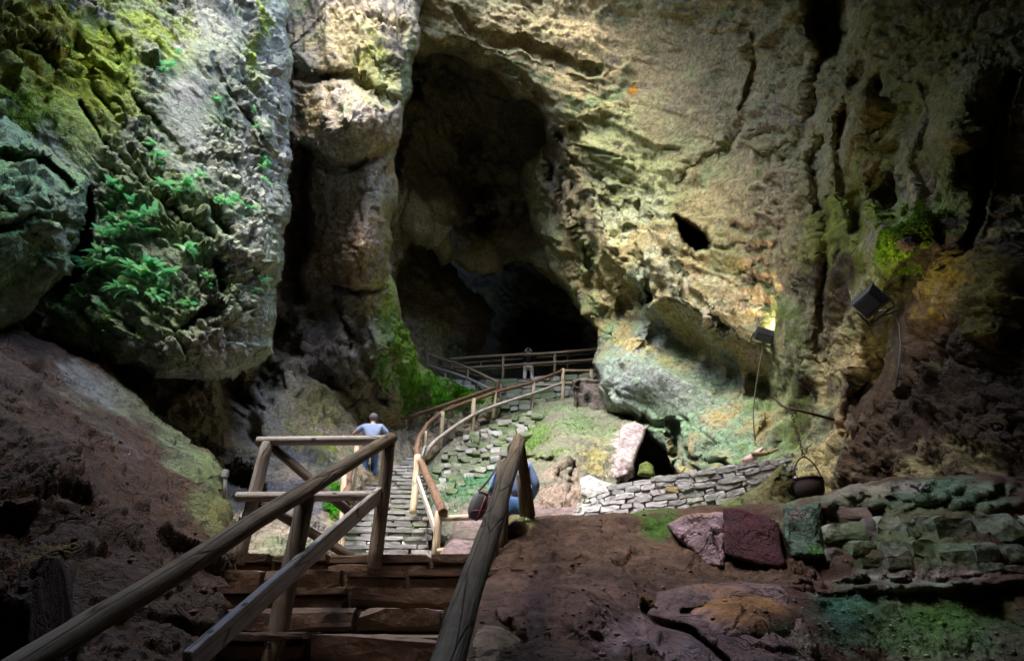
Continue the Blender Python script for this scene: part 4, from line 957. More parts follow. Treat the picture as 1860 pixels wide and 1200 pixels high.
from mathutils import noise as mnoise
def log_mesh(pts, radii, mat, sides=12, seg=.18, wob=.06, seed=0, flat=0):
    """a debarked pole along a path; the mesh lives in a frame whose z axis follows the pole"""
    r = random.Random(seed)
    fine = []; rad = []
    for i in range(len(pts) - 1):
        L = (pts[i + 1] - pts[i]).length; k = max(2, min(40, int(L / seg)))
        for j in range(k):
            fine.append(pts[i].lerp(pts[i + 1], j / k)); rad.append(radii[i] + (radii[i + 1] - radii[i]) * j / k)
    fine.append(pts[-1]); rad.append(radii[-1])
    if len(pts) > 2:
        for _ in range(2):
            fine = [fine[0]] + [(fine[i - 1] + fine[i] * 2 + fine[i + 1]) / 4 for i in range(1, len(fine) - 1)] + [fine[-1]]
    bm = bmesh.new(); rings = []
    ph = Vector((r.uniform(0, 90), r.uniform(0, 90), r.uniform(0, 90)))
    ref = Vector((.123, .9, .3))
    ends = [0, len(fine) - 1]
    n = len(fine)
    for i, p in enumerate(fine):
        t = (fine[min(i + 1, n - 1)] - fine[max(i - 1, 0)]).normalized()
        x = t.cross(ref).normalized(); y = t.cross(x)
        c = p + (x * mnoise.noise(p * .9 + ph) + y * mnoise.noise(p * .9 - ph)) * rad[i] * wob * 5 * (0 if i in ends else 1)
        ring = []
        for k in range(sides):
            a = 2 * math.pi * k / sides
            q = x * math.cos(a) + y * math.sin(a) * (1 - flat)
            rr = rad[i] * (1 + wob * 1.3 * mnoise.noise((p + q * .2) * 5 + ph))
            ring.append(bm.verts.new(c + q * rr))
        rings.append(ring)
    for i in range(n - 1):
        for k in range(sides):
            bm.faces.new((rings[i][k], rings[i][(k + 1) % sides], rings[i + 1][(k + 1) % sides], rings[i + 1][k]))
    for ring, s in ((rings[0], -1), (rings[-1], 1)):      # chamfered sawn ends
        t = (fine[1] - fine[0]).normalized() * -1 if s < 0 else (fine[-1] - fine[-2]).normalized()
        cen = sum((v.co for v in ring), Vector()) / sides
        rr = rad[0] if s < 0 else rad[-1]
        cap = [bm.verts.new(cen + (v.co - cen) * .86 + t * rr * .16) for v in ring]
        for k in range(sides): bm.faces.new((ring[k], ring[(k + 1) % sides], cap[(k + 1) % sides], cap[k]) if s > 0 else (ring[(k + 1) % sides], ring[k], cap[k], cap[(k + 1) % sides]))
        bm.faces.new(cap if s > 0 else cap[::-1])
    bmesh.ops.recalc_face_normals(bm, faces=bm.faces[:])
    d = (pts[-1] - pts[0]).normalized()
    q = d.to_track_quat('Z', 'Y'); o = pts[0].copy()
    inv = q.to_matrix().to_4x4().inverted() @ Matrix.Translation(-o)
    bmesh.ops.transform(bm, matrix=inv, verts=bm.verts[:])
    me = bpy.data.meshes.new('log'); bm.to_mesh(me); bm.free()
    me.polygons.foreach_set('use_smooth', [len(p.vertices) == 4 for p in me.polygons])
    me.materials.append(mat)
    return me, o, q

_ls = [0]
def log(name, parent, pts, r, mat, sides=12, wob=.05, flat=0):
    _ls[0] += 1
    pts = [p if isinstance(p, Vector) else P(*p) for p in pts]
    radii = list(r) if isinstance(r, (tuple, list)) else [r] * len(pts)
    me, o, q = log_mesh(pts, radii, mat, sides, .15 if sides > 10 else .4, wob, _ls[0], flat)
    return child(name, me, parent, o, q)

def plank(name, parent, p0, p1, w, t, mat, up=Vector((0, 0, 1))):
    p0 = p0 if isinstance(p0, Vector) else P(*p0); p1 = p1 if isinstance(p1, Vector) else P(*p1)
    d = p1 - p0; L = d.length; z = d.normalized(); y = up - z * up.dot(z); y.normalize(); x = y.cross(z)
    me = box_mesh(t, w, L, mat, .006)
    return child(name, me, parent, (p0 + p1) / 2, Matrix((x, y, z)).transposed().to_quaternion())

# ---- near left handrail
XL = -1.19
A_ = Vector((-1.14, 6.2, 1.78))
B0 = P(60, 1200, 2.8); dl = A_ - B0
rl = thing('stair_railing', 'thick dark log handrail running up the near steps, on the side with the earth bank', 'railing', (XL, 4, 0))
log('handrail', rl, [B0 - dl * .45, B0, B0.lerp(A_, .55), A_ + dl.normalized() * .06], [.058, .057, .056, .054], W_DARK, 18, .06)
log('post', rl, [P(680, 1030, 6.22), P(706, 806, 6.22)], [.064, .058], W_POST, 16, .03)
p5 = P(556, 903, 4.78)
log('post', rl, [P(488, 1230, 4.62), p5], [.066, .060], W_POST, 18, .03)
M_BOLT = plain('bolt_steel', (.08, .075, .07), .5, .6)
for (a, b, D) in ((489, 1168, 4.58), (491, 1183, 4.57), (552, 922, 4.70), (686, 990, 6.14), (704, 818, 6.15)):
    log('bolt', rl, [P(a, b, D), P(a, b, D - .03)], .011, M_BOLT, 6, 0)
plank('midrail', rl, P(340, 1206, 3.55), P(690, 896, 6.2), .12, .05, W_GREY)
# ---- level fence across the top of the bank
fe = thing('log_fence', 'grey log fence with crossed braces above the top step', 'fence', (-1.7, 6.2, .77))
c0 = P(485, 800, 6.2); c1 = P(434, 1000, 6.2)
log('rail', fe, [P(468, 801, 6.22) , P(716, 798, 6.24)], [.042, .045], W_GREY, 14, .03)
log('rail', fe, [P(430, 902, 6.16), P(688, 900, 6.22)], [.043, .045], W_GREY, 14, .03)
log('post', fe, [c1 + Vector((0, .02, -.1)), c0 + Vector((0, .02, -.02))], [.062, .055], W_GREY, 14, .03)
log('brace', fe, [P(497, 812, 6.28), P(648, 942, 6.28)], [.045, .042], W_POST, 12, .04)
log('brace', fe, [P(470, 912, 6.28), P(640, 1012, 6.28)], [.045, .042], W_POST, 12, .04)
# ---- near right handrail
ap = P(941, 802, 6.2)
rr_ = thing('stair_railing', 'thick round dark handrail with a rounded top end beside the dirt bank', 'railing', (0, 4.5, .3))
nb = P(814, 1200, 2.7)
dirv = (ap - nb)
log('handrail', rr_, [nb - dirv * .5, nb, nb.lerp(ap, .5), ap + Vector((.01, .05, .03))], [.061, .061, .061, .060], W_DARK, 20, .05)
log('post', rr_, [P(910, 1012, 6.3), P(914, 838, 6.27)], [.062, .060], W_POST, 14, .03)
log('post', rr_, [P(893, 1030, 6.1), P(899, 905, 6.12)], [.058, .045], W_GREY, 12, .03)
log('brace', rr_, [ap + Vector((.015, .08, -.02)), P(964, 936, 6.75)], [.052, .046], W_DARK, 14, .03)
log('brace', rr_, [P(944, 862, 6.5), P(950, 940, 6.62)], [.035, .03], W_POST, 10, .03)
log('brace', rr_, [P(952, 894, 6.62), P(966, 934, 6.8)], [.02, .02], W_GREY, 8, .03)
# ---- rails of the pale stairs
r1 = thing('stair_railing', 'bark covered railing on the cliff side of the pale stone stairs', 'railing', P(622, 1000, 10.2))
log('handrail', r1, [(629, 915, 10.1), (632, 866, 11.4), (640, 836, 12.8), (660, 806, 15.0), (700, 770, 19.4)], [.065, .06, .055, .05, .05], W_BARK, 10)
log('post', r1, [(620, 1012, 10.2), (626, 838, 11.0)], .05, W_PALE, 10)
log('post', r1, [(640, 900, 13.2), (648, 812, 13.6)], .05, W_PALE, 10)
log('post', r1, [(677, 848, 16.6), (681, 790, 16.8)], .05, W_PALE, 10)
plank('midrail', r1, (618, 955, 10.25), (641, 866, 13.3), .09, .05, W_GREY)
r2 = thing('stair_railing', 'brown curving handrail with a sawn pale end on the open side of the pale stairs', 'railing', P(790, 1000, 10.1))
log('handrail', r2, [(805, 930, 10.0), (781, 874, 11.6), (762, 835, 13.4), (756, 815, 15.2), (764, 790, 17.3), (776, 770, 18.9), (803, 748, 20.2)], [.068, .066, .062, .06, .06, .06, .055], W_BARK, 12, .07)
log('post', r2, [(790, 1008, 10.1), (797, 930, 10.1)], .058, W_PALE, 12)
log('post', r2, [(750, 930, 12.8), (759, 828, 13.2)], .07, W_PALE, 12)
log('post', r2, [(768, 846, 17.5), (772, 784, 17.8)], .055, W_PALE, 10)
plank('midrail', r2, (758, 868, 12.6), (794, 972, 10.15), .10, .05, W_GREY)
plank('midrail', r2, (762, 840, 15.2), (772, 812, 17.6), .10, .05, W_GREY)
r2b = thing('log_fence', 'low pale rail fence closing the landing in front of the muddy slope', 'fence', P(830, 1000, 10.1))
log('rail', r2b, [(801, 941, 10.08), (928, 937, 9.95)], .045, W_PALE, 10)
log('rail', r2b, [(795, 1000, 10.08), (928, 998, 9.95)], .045, W_PALE, 10)
log('post', r2b, [(926, 1030, 10.0), (926, 932, 10.0)], .055, W_PALE, 10)
# ---- path above the masonry
r3 = thing('path_railing', 'brown log railing along the edge of the mossy masonry path', 'railing', P(900, 745, 22))
log('handrail', r3, [(803, 748, 20.2), (830, 737, 20.6), (860, 727, 20.9), (897, 712, 22), (968, 695, 23.7), (1023, 672, 24.2)], .06, W_BARK, 10, .06)
log('midrail', r3, [(768, 832, 17.4), (778, 812, 18.4), (805, 788, 19.7), (858, 753, 20.7), (905, 734, 22), (968, 715, 23.6), (1022, 695, 24.2)], .055, W_GREY, 10, .04)
for a, b, D in [((800, 808), (804, 748), 20.0), ((858, 782), (861, 724), 20.8), ((896, 754), (899, 712), 22.0), ((966, 741), (969, 694), 23.6)]:
    log('post', r3, [(a[0], a[1] + 6, D), (b[0], b[1], D)], .065, W_PALE, 10)
r4 = thing('log_fence', 'short square timber fence against the round grey bulge of the rock', 'fence', P(1050, 715, 24.2))
log('rail', r4, [(1020, 673, 24.2), (1080, 673, 24.0)], .05, W_FAR, 8); log('rail', r4, [(1020, 696, 24.2), (1082, 696, 24.0)], .05, W_FAR, 8); log('rail', r4, [(970, 699, 24.6), (1076, 699, 24.5)], .035, W_GREY, 8)
log('post', r4, [(1022, 726, 24.2), (1023, 670, 24.2)], .07, W_PALE, 10); log('post', r4, [(1076, 706, 24.0), (1074, 671, 24.0)], .06, W_PALE, 10)
r5 = thing('path_railing', 'brown railing on the inner side of the masonry path below the green mound', 'railing', P(735, 815, 20.3))
log('handrail', r5, [(688, 771, 19.6), (735, 760, 20.4), (800, 738, 21.2), (860, 717, 22), (898, 704, 22.8)], .055, W_BARK, 10, .06)
log('midrail', r5, [(690, 797, 19.6), (730, 788, 20.3)], .05, W_GREY, 8)
log('post', r5, [(728, 826, 20.3), (736, 760, 20.4)], .065, W_PALE, 10)
# ---- last flight up to the platform
r6 = thing('stair_railing', 'front railing of the last flight slanting down from the platform', 'railing', P(850, 710, 26))
log('handrail', r6, [(775, 643, 27.6), (850, 667, 26), (906, 695, 24.8)], .055, W_FAR, 8)
log('midrail', r6, [(776, 663, 27.6), (849, 686, 26), (890, 706, 25)], .055, W_GREY, 8)
for a, b, D in [((774, 672), (777, 644), 27.5), ((847, 716), (851, 667), 26)]:
    log('post', r6, [(*a, D), (*b, D)], .06, W_FAR, 8)
log('post', r6, [(900, 752, 24.8), (905, 694, 24.8)], .09, W_BARK, 8); log('post', r6, [(907, 738, 25), (909, 698, 25)], .055, W_PALE, 8)
r7 = thing('stair_railing', 'rear railing of the last flight, half hidden behind the front one', 'railing', P(850, 700, 27.5))
log('handrail', r7, [(806, 666, 28.4), (886, 688, 26.6), (955, 697, 25.6)], .05, W_FAR, 8)
log('midrail', r7, [(808, 687, 28.4), (886, 711, 26.6), (962, 722, 25.4)], .05, W_GREY, 8)
for a, b, D in [((807, 694), (809, 666), 28.3), ((884, 726), (886, 687), 26.6)]:
    log('post', r7, [(*a, D), (*b, D)], .055, W_FAR, 8)
r8 = thing('platform_railing', 'long two bar railing in front of the person with the camera', 'railing', P(960, 690, 25.8))
log('handrail', r8, [(818, 652, 26.8), (912, 645, 26.2), (1006, 641, 25.8), (1094, 633, 25.3)], .055, W_FAR, 8)
log('midrail', r8, [(823, 669, 26.8), (912, 664, 26.2), (1006, 658, 25.8), (1094, 652, 25.3)], .05, W_FAR, 8)
for a, b, D in [((913, 692), (914, 644), 26.2), ((1007, 684), (1008, 640), 25.8)]:
    log('post', r8, [(*a, D), (*b, D)], .06, W_FAR, 8)
r9 = thing('platform_railing', 'second railing across the platform behind the person with the camera', 'railing', P(960, 690, 29))
log('handrail', r9, [(838, 660, 29.4), (1096, 640, 28.4)], .045, W_FAR, 8); log('midrail', r9, [(838, 674, 29.4), (1096, 656, 28.4)], .045, W_FAR, 8)
for a, b, D in [((820, 674), (821, 655), 29.5), ((873, 684), (874, 657), 29.2), ((1030, 676), (1031, 645), 28.6)]:
    log('post', r9, [(*a, D), (*b, D)], .055, W_FAR, 8)
# platform floor behind the terrace wall
pf = P(940, 692, 25.6)
bm = bmesh.new()
for z in (0, -.35):
    for x, y in ((-3.6, 26.15), (4.2, 25.75), (4.2, 31), (-3.6, 31)): bm.verts.new((x, y, pf.z + z))
bm.verts.ensure_lookup_table(); v = bm.verts
for f in ((0, 1, 2, 3), (7, 6, 5, 4), (0, 4, 5, 1), (1, 5, 6, 2), (2, 6, 7, 3), (3, 7, 4, 0)): bm.faces.new([v[i] for i in f])
me = bpy.data.meshes.new('platform'); bm.to_mesh(me); bm.free(); me.materials.append(M_MORTARD)
o = bpy.data.objects.new('platform_floor', me); COL.objects.link(o); o['kind'] = 'structure'

# ================================================================ lamps, iron, cauldron
M_BLACK = plain('black_metal', (.03, .032, .036), .45, 0, .2)
M_BLUEB = plain('dark_blue_grey_metal', (.05, .06, .08), .4, 0, .2)
M_RUST = plain('rusty_iron', (.06, .03, .02), .85, .2, .5)
M_POT = plain('sooty_iron', (.02, .012, .011), .8, .2, .5)
M_GREYP = plain('grey_plastic', (.42, .42, .42), .6)
M_CABLE = plain('brown_cable', (.06, .055, .03), .7)
M_GLASSD = plain('dark_lamp_glass', (.012, .012, .014), .15, 0, .1)
def emit_mat(name, col, s):
    m, n, l, b = new_mat(name); b.inputs['Base Color'].default_value = (.8, .8, .8, 1); b.inputs['Emission Color'].default_value = (*col, 1); b.inputs['Emission Strength'].default_value = s
    return m
M_LIT = emit_mat('lit_lamp_glass', (1, .83, .6), 4)

def flood(loc, aim, up, w, h, d, label, power, col, wall_pt, lit_mat, spot=100):
    """box floodlight: ribbed tapered housing, front frame and glass, U bracket and arm to the rock"""
    t = thing('floodlight', label, 'floodlight', loc)
    z = aim.normalized(); x = up.cross(z).normalized(); y = z.cross(x)
    q = Matrix((x, y, z)).transposed().to_quaternion()
    bm = bmesh.new()
    ring = lambda s, zz: [bm.verts.new((sx * w / 2 * s, sy * h / 2 * s, zz)) for sx, sy in ((-1, -1), (1, -1), (1, 1), (-1, 1))]
    rs = [ring(.72, -d), ring(.8, -d * .9), ring(.98, -d * .25), ring(.98, 0), ring(.86, 0), ring(.84, -d * .12)]
    for a, b in zip(rs, rs[1:]):
        for k in range(4): bm.faces.new((a[k], a[(k + 1) % 4], b[(k + 1) % 4], b[k]))
    bm.faces.new(rs[0][::-1]); bm.faces.new(rs[-1])
    bmesh.ops.recalc_face_normals(bm, faces=bm.faces[:])
    bmesh.ops.bevel(bm, geom=bm.edges[:], offset=.006, segments=1, affect='EDGES')
    me = bpy.data.meshes.new('housing'); bm.to_mesh(me); bm.free(); me.materials.append(M_BLACK)
    hs = child('housing', me, t, loc, q)
    fr = child('rim', box_mesh(w * 1.04, h * .07, d * .10, M_BLUEB), t, loc + y * h * .48, q)
    fr = child('rim', box_mesh(w * 1.04, h * .07, d * .10, M_BLUEB), t, loc - y * h * .48, q)
    for k in range(5):
        child('fin', box_mesh(w * .03, h * .62, d * .22, M_BLACK, .003), hs, loc + x * w * (-.26 + .13 * k) - z * d * 1.02, q)
    child('back_panel', box_mesh(w * .66, h * .62, d * .04, M_BLUEB, .004), t, loc - z * d * 1.01, q)
    child('glass', box_mesh(w * .80, h * .80, .012, lit_mat, .003), t, loc - z * d * .10, q)
    s1 = loc + x * w * .54 - z * d * .4; s2 = loc - x * w * .54 - z * d * .4; back = -y * h * .75
    for a, b in ((s1, s1 + back - z * d * .3), (s2, s2 + back - z * d * .3), (s1 + back - z * d * .3, s2 + back - z * d * .3)):
        log('bracket', t, [a, b], .014, M_BLACK, 6, 0)
    log('arm', t, [(s1 + s2) / 2 + back - z * d * .3, wall_pt], .018, M_BLACK, 8, 0)
    ld = bpy.data.lights.new('lamp', 'SPOT'); ld.energy = power; ld.color = col; ld.spot_size = math.radians(spot); ld.spot_blend = .8; ld.shadow_soft_size = .06
    lo = child('lamp', ld, t, loc + z * .04, (-z).to_track_quat('Z', 'Y'))
    return t
WALL = [o for o in COL.objects if o.name == 'cave_wall.001'][0]
wp, wn_ = on_rock(WALL, 1397, 566)
f1 = P(1390, 606, wp.y - .34)
flood(f1, (wp - f1) + Vector((0, 0, .15)), Vector((0, -1, .2)), .46, .30, .16, 'small dark floodlight shining up the pale wall and leaving a white hot spot', 30, (1, .80, .55), P(1412, 612, wp.y + .1), M_LIT, 75)
wp2, wn2 = on_rock(WALL, 1645, 480)
f2 = P(1582, 546, wp2.y - .8)
flood(f2, (wp2 - f2) + Vector((0, .1, .0)), Vector((-.55, 0, .8)),   .40, .31, .18, 'large square black floodlight tilted on its corner against the green mossy rock', 1.6, (.85, 1, .5), P(1640, 560, wp2.y + .2), M_LIT, 120)
# cables
cb = log('cable', None, [P(1386, 616, wp.y - .3), P(1382, 650, wp.y - .25), P(1372, 700, wp.y - .3), P(1366, 760, wp.y - .35), P(1372, 800, wp.y - .4)], .014, M_CABLE, 6, .2)
tag(cb, 'thin brown cable hanging down the wall from the small lit floodlight', 'cable')
cb2 = log('cable', None, [f2 + Vector((.1, .1, -.1)), P(1632, 560, wp2.y - .25), P(1640, 620, wp2.y - .3), P(1628, 700, wp2.y - .35)], .012, M_BLACK, 6, .3)
tag(cb2, 'black cable drooping from the large square floodlight', 'cable')
jb = thing('junction_box', 'small grey box with a pipe on the edge of the green rock ledge', 'junction box', P(409, 862, 7.0))
child('box', box_mesh(.06, .05, .075, M_GREYP), jb, P(409, 860, 7.0)); log('pipe', jb, [P(409, 868, 7.0), P(408, 905, 7.02)], .02, M_GREYP, 8, 0)
# iron bar, chain and cauldron
br = log('iron_bar', None, [P(1408, 722, 11.6), P(1418, 738, 10.5), P(1440, 742, 10.1), P(1515, 762, 10.4)], .022, M_RUST, 8, .1)
tag(br, 'rusty iron bar sticking out of the rock above the hanging cauldron', 'iron bar')
cauld = thing('cauldron', 'dark iron cauldron hanging on a chain in front of the shadowed wall', 'cauldron', P(1467, 905, 9.9))
pc = P(1467, 870, 9.9)
bm = bmesh.new(); prev = None; S_ = 24
prof = [(0.02, -.33), (.10, -.32), (.17, -.26), (.205, -.17), (.21, -.08), (.19, -.02), (.215, 0), (.20, .008), (.175, -.02), (.19, -.08), (.18, -.18), (.10, -.29), (.02, -.30)]
for rr, zz in prof:
    ring = [bm.verts.new((rr * math.cos(2 * math.pi * k / S_), rr * math.sin(2 * math.pi * k / S_), zz)) for k in range(S_)]
    if prev:
        for k in range(S_): bm.faces.new((prev[k], prev[(k + 1) % S_], ring[(k + 1) % S_], ring[k]))
    else: bm.faces.new(ring[::-1])
    prev = ring
bm.faces.new(prev); bmesh.ops.recalc_face_normals(bm, faces=bm.faces[:])
me = bpy.data.meshes.new('pot'); bm.to_mesh(me); bm.free(); me.polygons.foreach_set('use_smooth', [True] * len(me.polygons)); me.materials.append(M_POT)
child('pot', me, cauld, pc)
hook = pc + Vector((0, 0, .36))
log('handle', cauld, [pc + Vector((-.21, 0, -.02)), pc + Vector((-.19, 0, .12)), pc + Vector((-.10, 0, .28)), hook, pc + Vector((.10, 0, .28)), pc + Vector((.19, 0, .12)), pc + Vector((.21, 0, -.02))], .010, M_RUST, 6, 0)
for k in (-1, 1):
    child('ear', box_mesh(.03, .05, .05, M_POT), cauld, pc + Vector((k * .212, 0, -.03)))
ch = thing('chain', 'rusty chain of oval links from the iron bar down to the cauldron', 'chain', hook)
top = P(1436, 742, 10.1)
bm = bmesh.new(); rings = []
for i in range(12):
    a = 2 * math.pi * i / 12; c = Vector((.020 * math.cos(a), 0, .034 * math.sin(a))); nrm = Vector((math.cos(a), 0, math.sin(a) * .7)).normalized()
    rings.append([bm.verts.new(c + nrm * .007 * math.cos(b) + Vector((0, 1, 0)) * .007 * math.sin(b)) for b in [k * math.pi / 2 for k in range(4)]])
for i in range(12):
    for k in range(4): bm.faces.new((rings[i][k], rings[i][(k + 1) % 4], rings[(i + 1) % 12][(k + 1) % 4], rings[(i + 1) % 12][k]))
lk = bpy.data.meshes.new('link'); bm.to_mesh(lk); bm.free(); lk.materials.append(M_RUST)
L_ = (top - hook).length; nl = int(L_ / .05)
q0 = (top - hook).to_track_quat('Z', 'Y')
for i in range(nl + 1):
    child('link', lk, ch, hook.lerp(top, i / nl), q0 @ Euler((0, 0, (i % 2) * math.pi / 2)).to_quaternion())
# driftwood on the curved wall
M_DRIFT = wood_material('driftwood', (.46, .33, .29), (.56, .42, .38), (.36, .24, .2))
dw = thing('driftwood', 'short pinkish stump of dead branch lying on the curved stone wall', 'branch', P(1365, 832, 10.1))
log('stem', dw, [P(1352, 838, 10.1), P(1366, 824, 10.1), P(1385, 813, 10.2)], [.06, .05, .02], M_DRIFT, 10, .5); log('twig', dw, [P(1366, 824, 10.1), P(1392, 826, 10.1), P(1412, 815, 10.2)], [.04, .03, .02], wood_material('mossy_branch', (.25, .2, .09), (.3, .22, .12), (.2, .2, .06)), 8, .3)

# ================================================================ ferns on the hanging block
def leaf_material():
    m, n, l, b = new_mat('fern_leaf')
    oi = n.new('ShaderNodeObjectInfo'); a = n.new('ShaderNodeMix'); a.data_type = 'RGBA'; a.inputs[6].default_value = (.10, .46, .20, 1); a.inputs[7].default_value = (.24, .50, .17, 1)
    l.new(oi.outputs['Random'], a.inputs[0]); l.new(a.outputs[2], b.inputs['Base Color']); b.inputs['Roughness'].default_value = .45
    tr = n.new('ShaderNodeBsdfTranslucent'); l.new(a.outputs[2], tr.inputs['Color'])
    mxs = n.new('ShaderNodeMixShader'); mxs.inputs[0].default_value = .42
    out = [k for k in n if k.type == 'OUTPUT_MATERIAL'][0]
    l.new(b.outputs[0], mxs.inputs[1]); l.new(tr.outputs[0], mxs.inputs[2]); l.new(mxs.outputs[0], out.inputs['Surface'])
    return m
M_LEAF = leaf_material(); M_STEM = plain('fern_stem', (.10, .14, .04), .6)
def frond_mesh(seed, L=.34, pairs=11):
    r = random.Random(seed); bm = bmesh.new()
    bend = r.uniform(.55, 1.3); side = r.uniform(-.25, .25)
    def mid(t): return Vector((L * t * (1 - .18 * bend * t), side * L * t * t, L * (.40 * t - .62 * bend * t * t)))
    for k in range(pairs):
        t = .10 + .88 * k / pairs; p = mid(t); d = (mid(t + .03) - p).normalized(); s = d.cross(Vector((0, 0, 1))).normalized()
        w = L * .17 * math.sin(math.pi * min(1, .22 + t * .80)) ** .8
        for sg in (-1, 1):
            a = p; tip = p + s * sg * w + d * w * .5 + Vector((0, 0, -.12 * w + r.uniform(-.08, .08) * w)); hw = L * .028
            b1 = p + d * hw * 1.3 + s * sg * w * .45 + d * w * .2; b2 = p - d * hw * .5 + s * sg * w * .5 + d * w * .18
            vs = [bm.verts.new(x) for x in (a + d * hw * .6, b1, tip, b2, a - d * hw * .6)]
            bm.faces.new(vs)
    top = [mid(.96), mid(1.0)]; n_ = 8
    for k in range(n_):
        a, b = mid(k / n_), mid((k + 1) / n_); s = Vector((0, .004, 0))
        vs = [bm.verts.new(x) for x in (a - s, b - s * .8, b + s * .8, a + s)]; bm.faces.new(vs)
    me = bpy.data.meshes.new('frond'); bm.to_mesh(me); bm.free(); me.materials.append(M_LEAF)
    return me
FR = [frond_mesh(i) for i in range(7)]
BLOCK = [o for o in COL.objects if o.name == 'cave_wall.004'][0]
TOPF = [(303, 124, .8), (318, 101, .5), (298, 135, .6), (393, 184, .5), (455, 196, .6), (468, 235, .6)]
EDGEF = [(470, 286, .7), (474, 298, .7), (476, 310, .8), (478, 331, .7), (467, 513, .7), (463, 532, .6)]
HIGHF = [(282, 271, .9), (290, 290, .9), (280, 301, .7), (361, 323, .9), (331, 342, 1.1), (345, 338, .8), (293, 342, 1), (310, 350, .8), (203, 342, 1), (226, 361, 1.1), (203, 384, 1), (233, 376, 1.1), (218, 406, 1.1), (275, 395, 1.1), (262, 400, 1), (245, 410, 1.2), (211, 429, 1.1), (228, 425, 1), (260, 429, 1.1), (406, 376, 1), (384, 365, .8), (431, 371, 1), (455, 382, .7), (365, 421, .8), (184, 433, 1)]
LOWF = [(166, 487, 1.2), (184, 480, 1.1), (199, 487, 1.2), (152, 480, .8), (184, 468, 1), (203, 456, 1.1), (241, 509, 1.2), (263, 490, 1.3), (250, 496, 1.1), (286, 487, 1.2), (271, 505, 1.2), (300, 498, 1), (316, 502, 1.1), (331, 456, 1.2), (222, 528, 1.1), (245, 532, 1.1), (210, 524, .9), (301, 532, 1.1), (278, 543, 1), (312, 540, .8), (369, 505, .8), (369, 524, .7), (350, 558, .9), (181, 558, .6), (207, 611, .8), (369, 423, .6), (190, 570, .6)]
rf = random.Random(3)
for lst, lab, grp in ((TOPF, 'tiny fern high up on the grey face of the hanging rock', 'ferns high on the hanging rock'), (EDGEF, 'narrow fern tuft in the cracks near the bright edge of the hanging rock', 'ferns by the bright edge'),
                      (HIGHF, 'green fern in the loose patch halfway up the hanging rock', 'ferns halfway up the hanging rock'), (LOWF, 'lush green fern in the dense low patch on the hanging rock', 'ferns in the dense low patch')):
    for x, y, s in lst:
        p, nn = on_rock(BLOCK, x, y)
        t = thing('fern', lab, 'fern', p, grp)
        out = Vector((nn.x, nn.y, max(nn.z, 0) * .5)).normalized()
        base = math.atan2(out.y, out.x)
        for k in range(rf.randint(9, 13)):
            a = base + rf.uniform(-1.45, 1.45)
            sc = s * rf.uniform(.45, .95)
            o = child('frond', FR[rf.randrange(7)], t)
            o.matrix_parent_inverse = Matrix(); o.rotation_mode = 'XYZ'
            o.location = out * .05
            o.rotation_euler = (rf.uniform(-.3, .3), rf.uniform(-.65, .45), a); o.scale = (sc, sc, sc)

# ================================================================ people
M_SKIN = plain('skin', (.48, .27, .20), .55, 0, .08)
def skin_mesh(verts, edges, radii, root=0, sub=2):
    me = bpy.data.meshes.new('sk'); me.from_pydata([tuple(v) for v in verts], edges, []); me.update()
    o = bpy.data.objects.new('sk', me); COL.objects.link(o)
    md = o.modifiers.new('s', 'SKIN'); md.use_smooth_shade = True
    for i, d in enumerate(me.skin_vertices[0].data):
        r = radii[i]; d.radius = r if isinstance(r, tuple) else (r, r); d.use_root = (i == root)
    ms = o.modifiers.new('u', 'SUBSURF'); ms.levels = ms.render_levels = sub
    dg = bpy.context.evaluated_depsgraph_get()
    out = bpy.data.meshes.new_from_object(o.evaluated_get(dg))
    bpy.data.objects.remove(o); bpy.data.meshes.remove(me)
    out.polygons.foreach_set('use_smooth', [True] * len(out.polygons))
    return out

def chain_mesh(chains, mat, root=0, sub=1):
    """chains: lists of (point, radius); a point given twice is shared"""
    V = []; R = []; E = []; idx = {}
    for c in chains:
        last = None
        for p, r in c:
            k = tuple(round(a, 4) for a in p)
            if k not in idx: idx[k] = len(V); V.append(p); R.append(r)
            if last is not None and last != idx[k]: E.append((last, idx[k]))
            last = idx[k]
    me = skin_mesh(V, E, R, root, sub); me.materials.clear(); me.materials.append(mat)
    return me

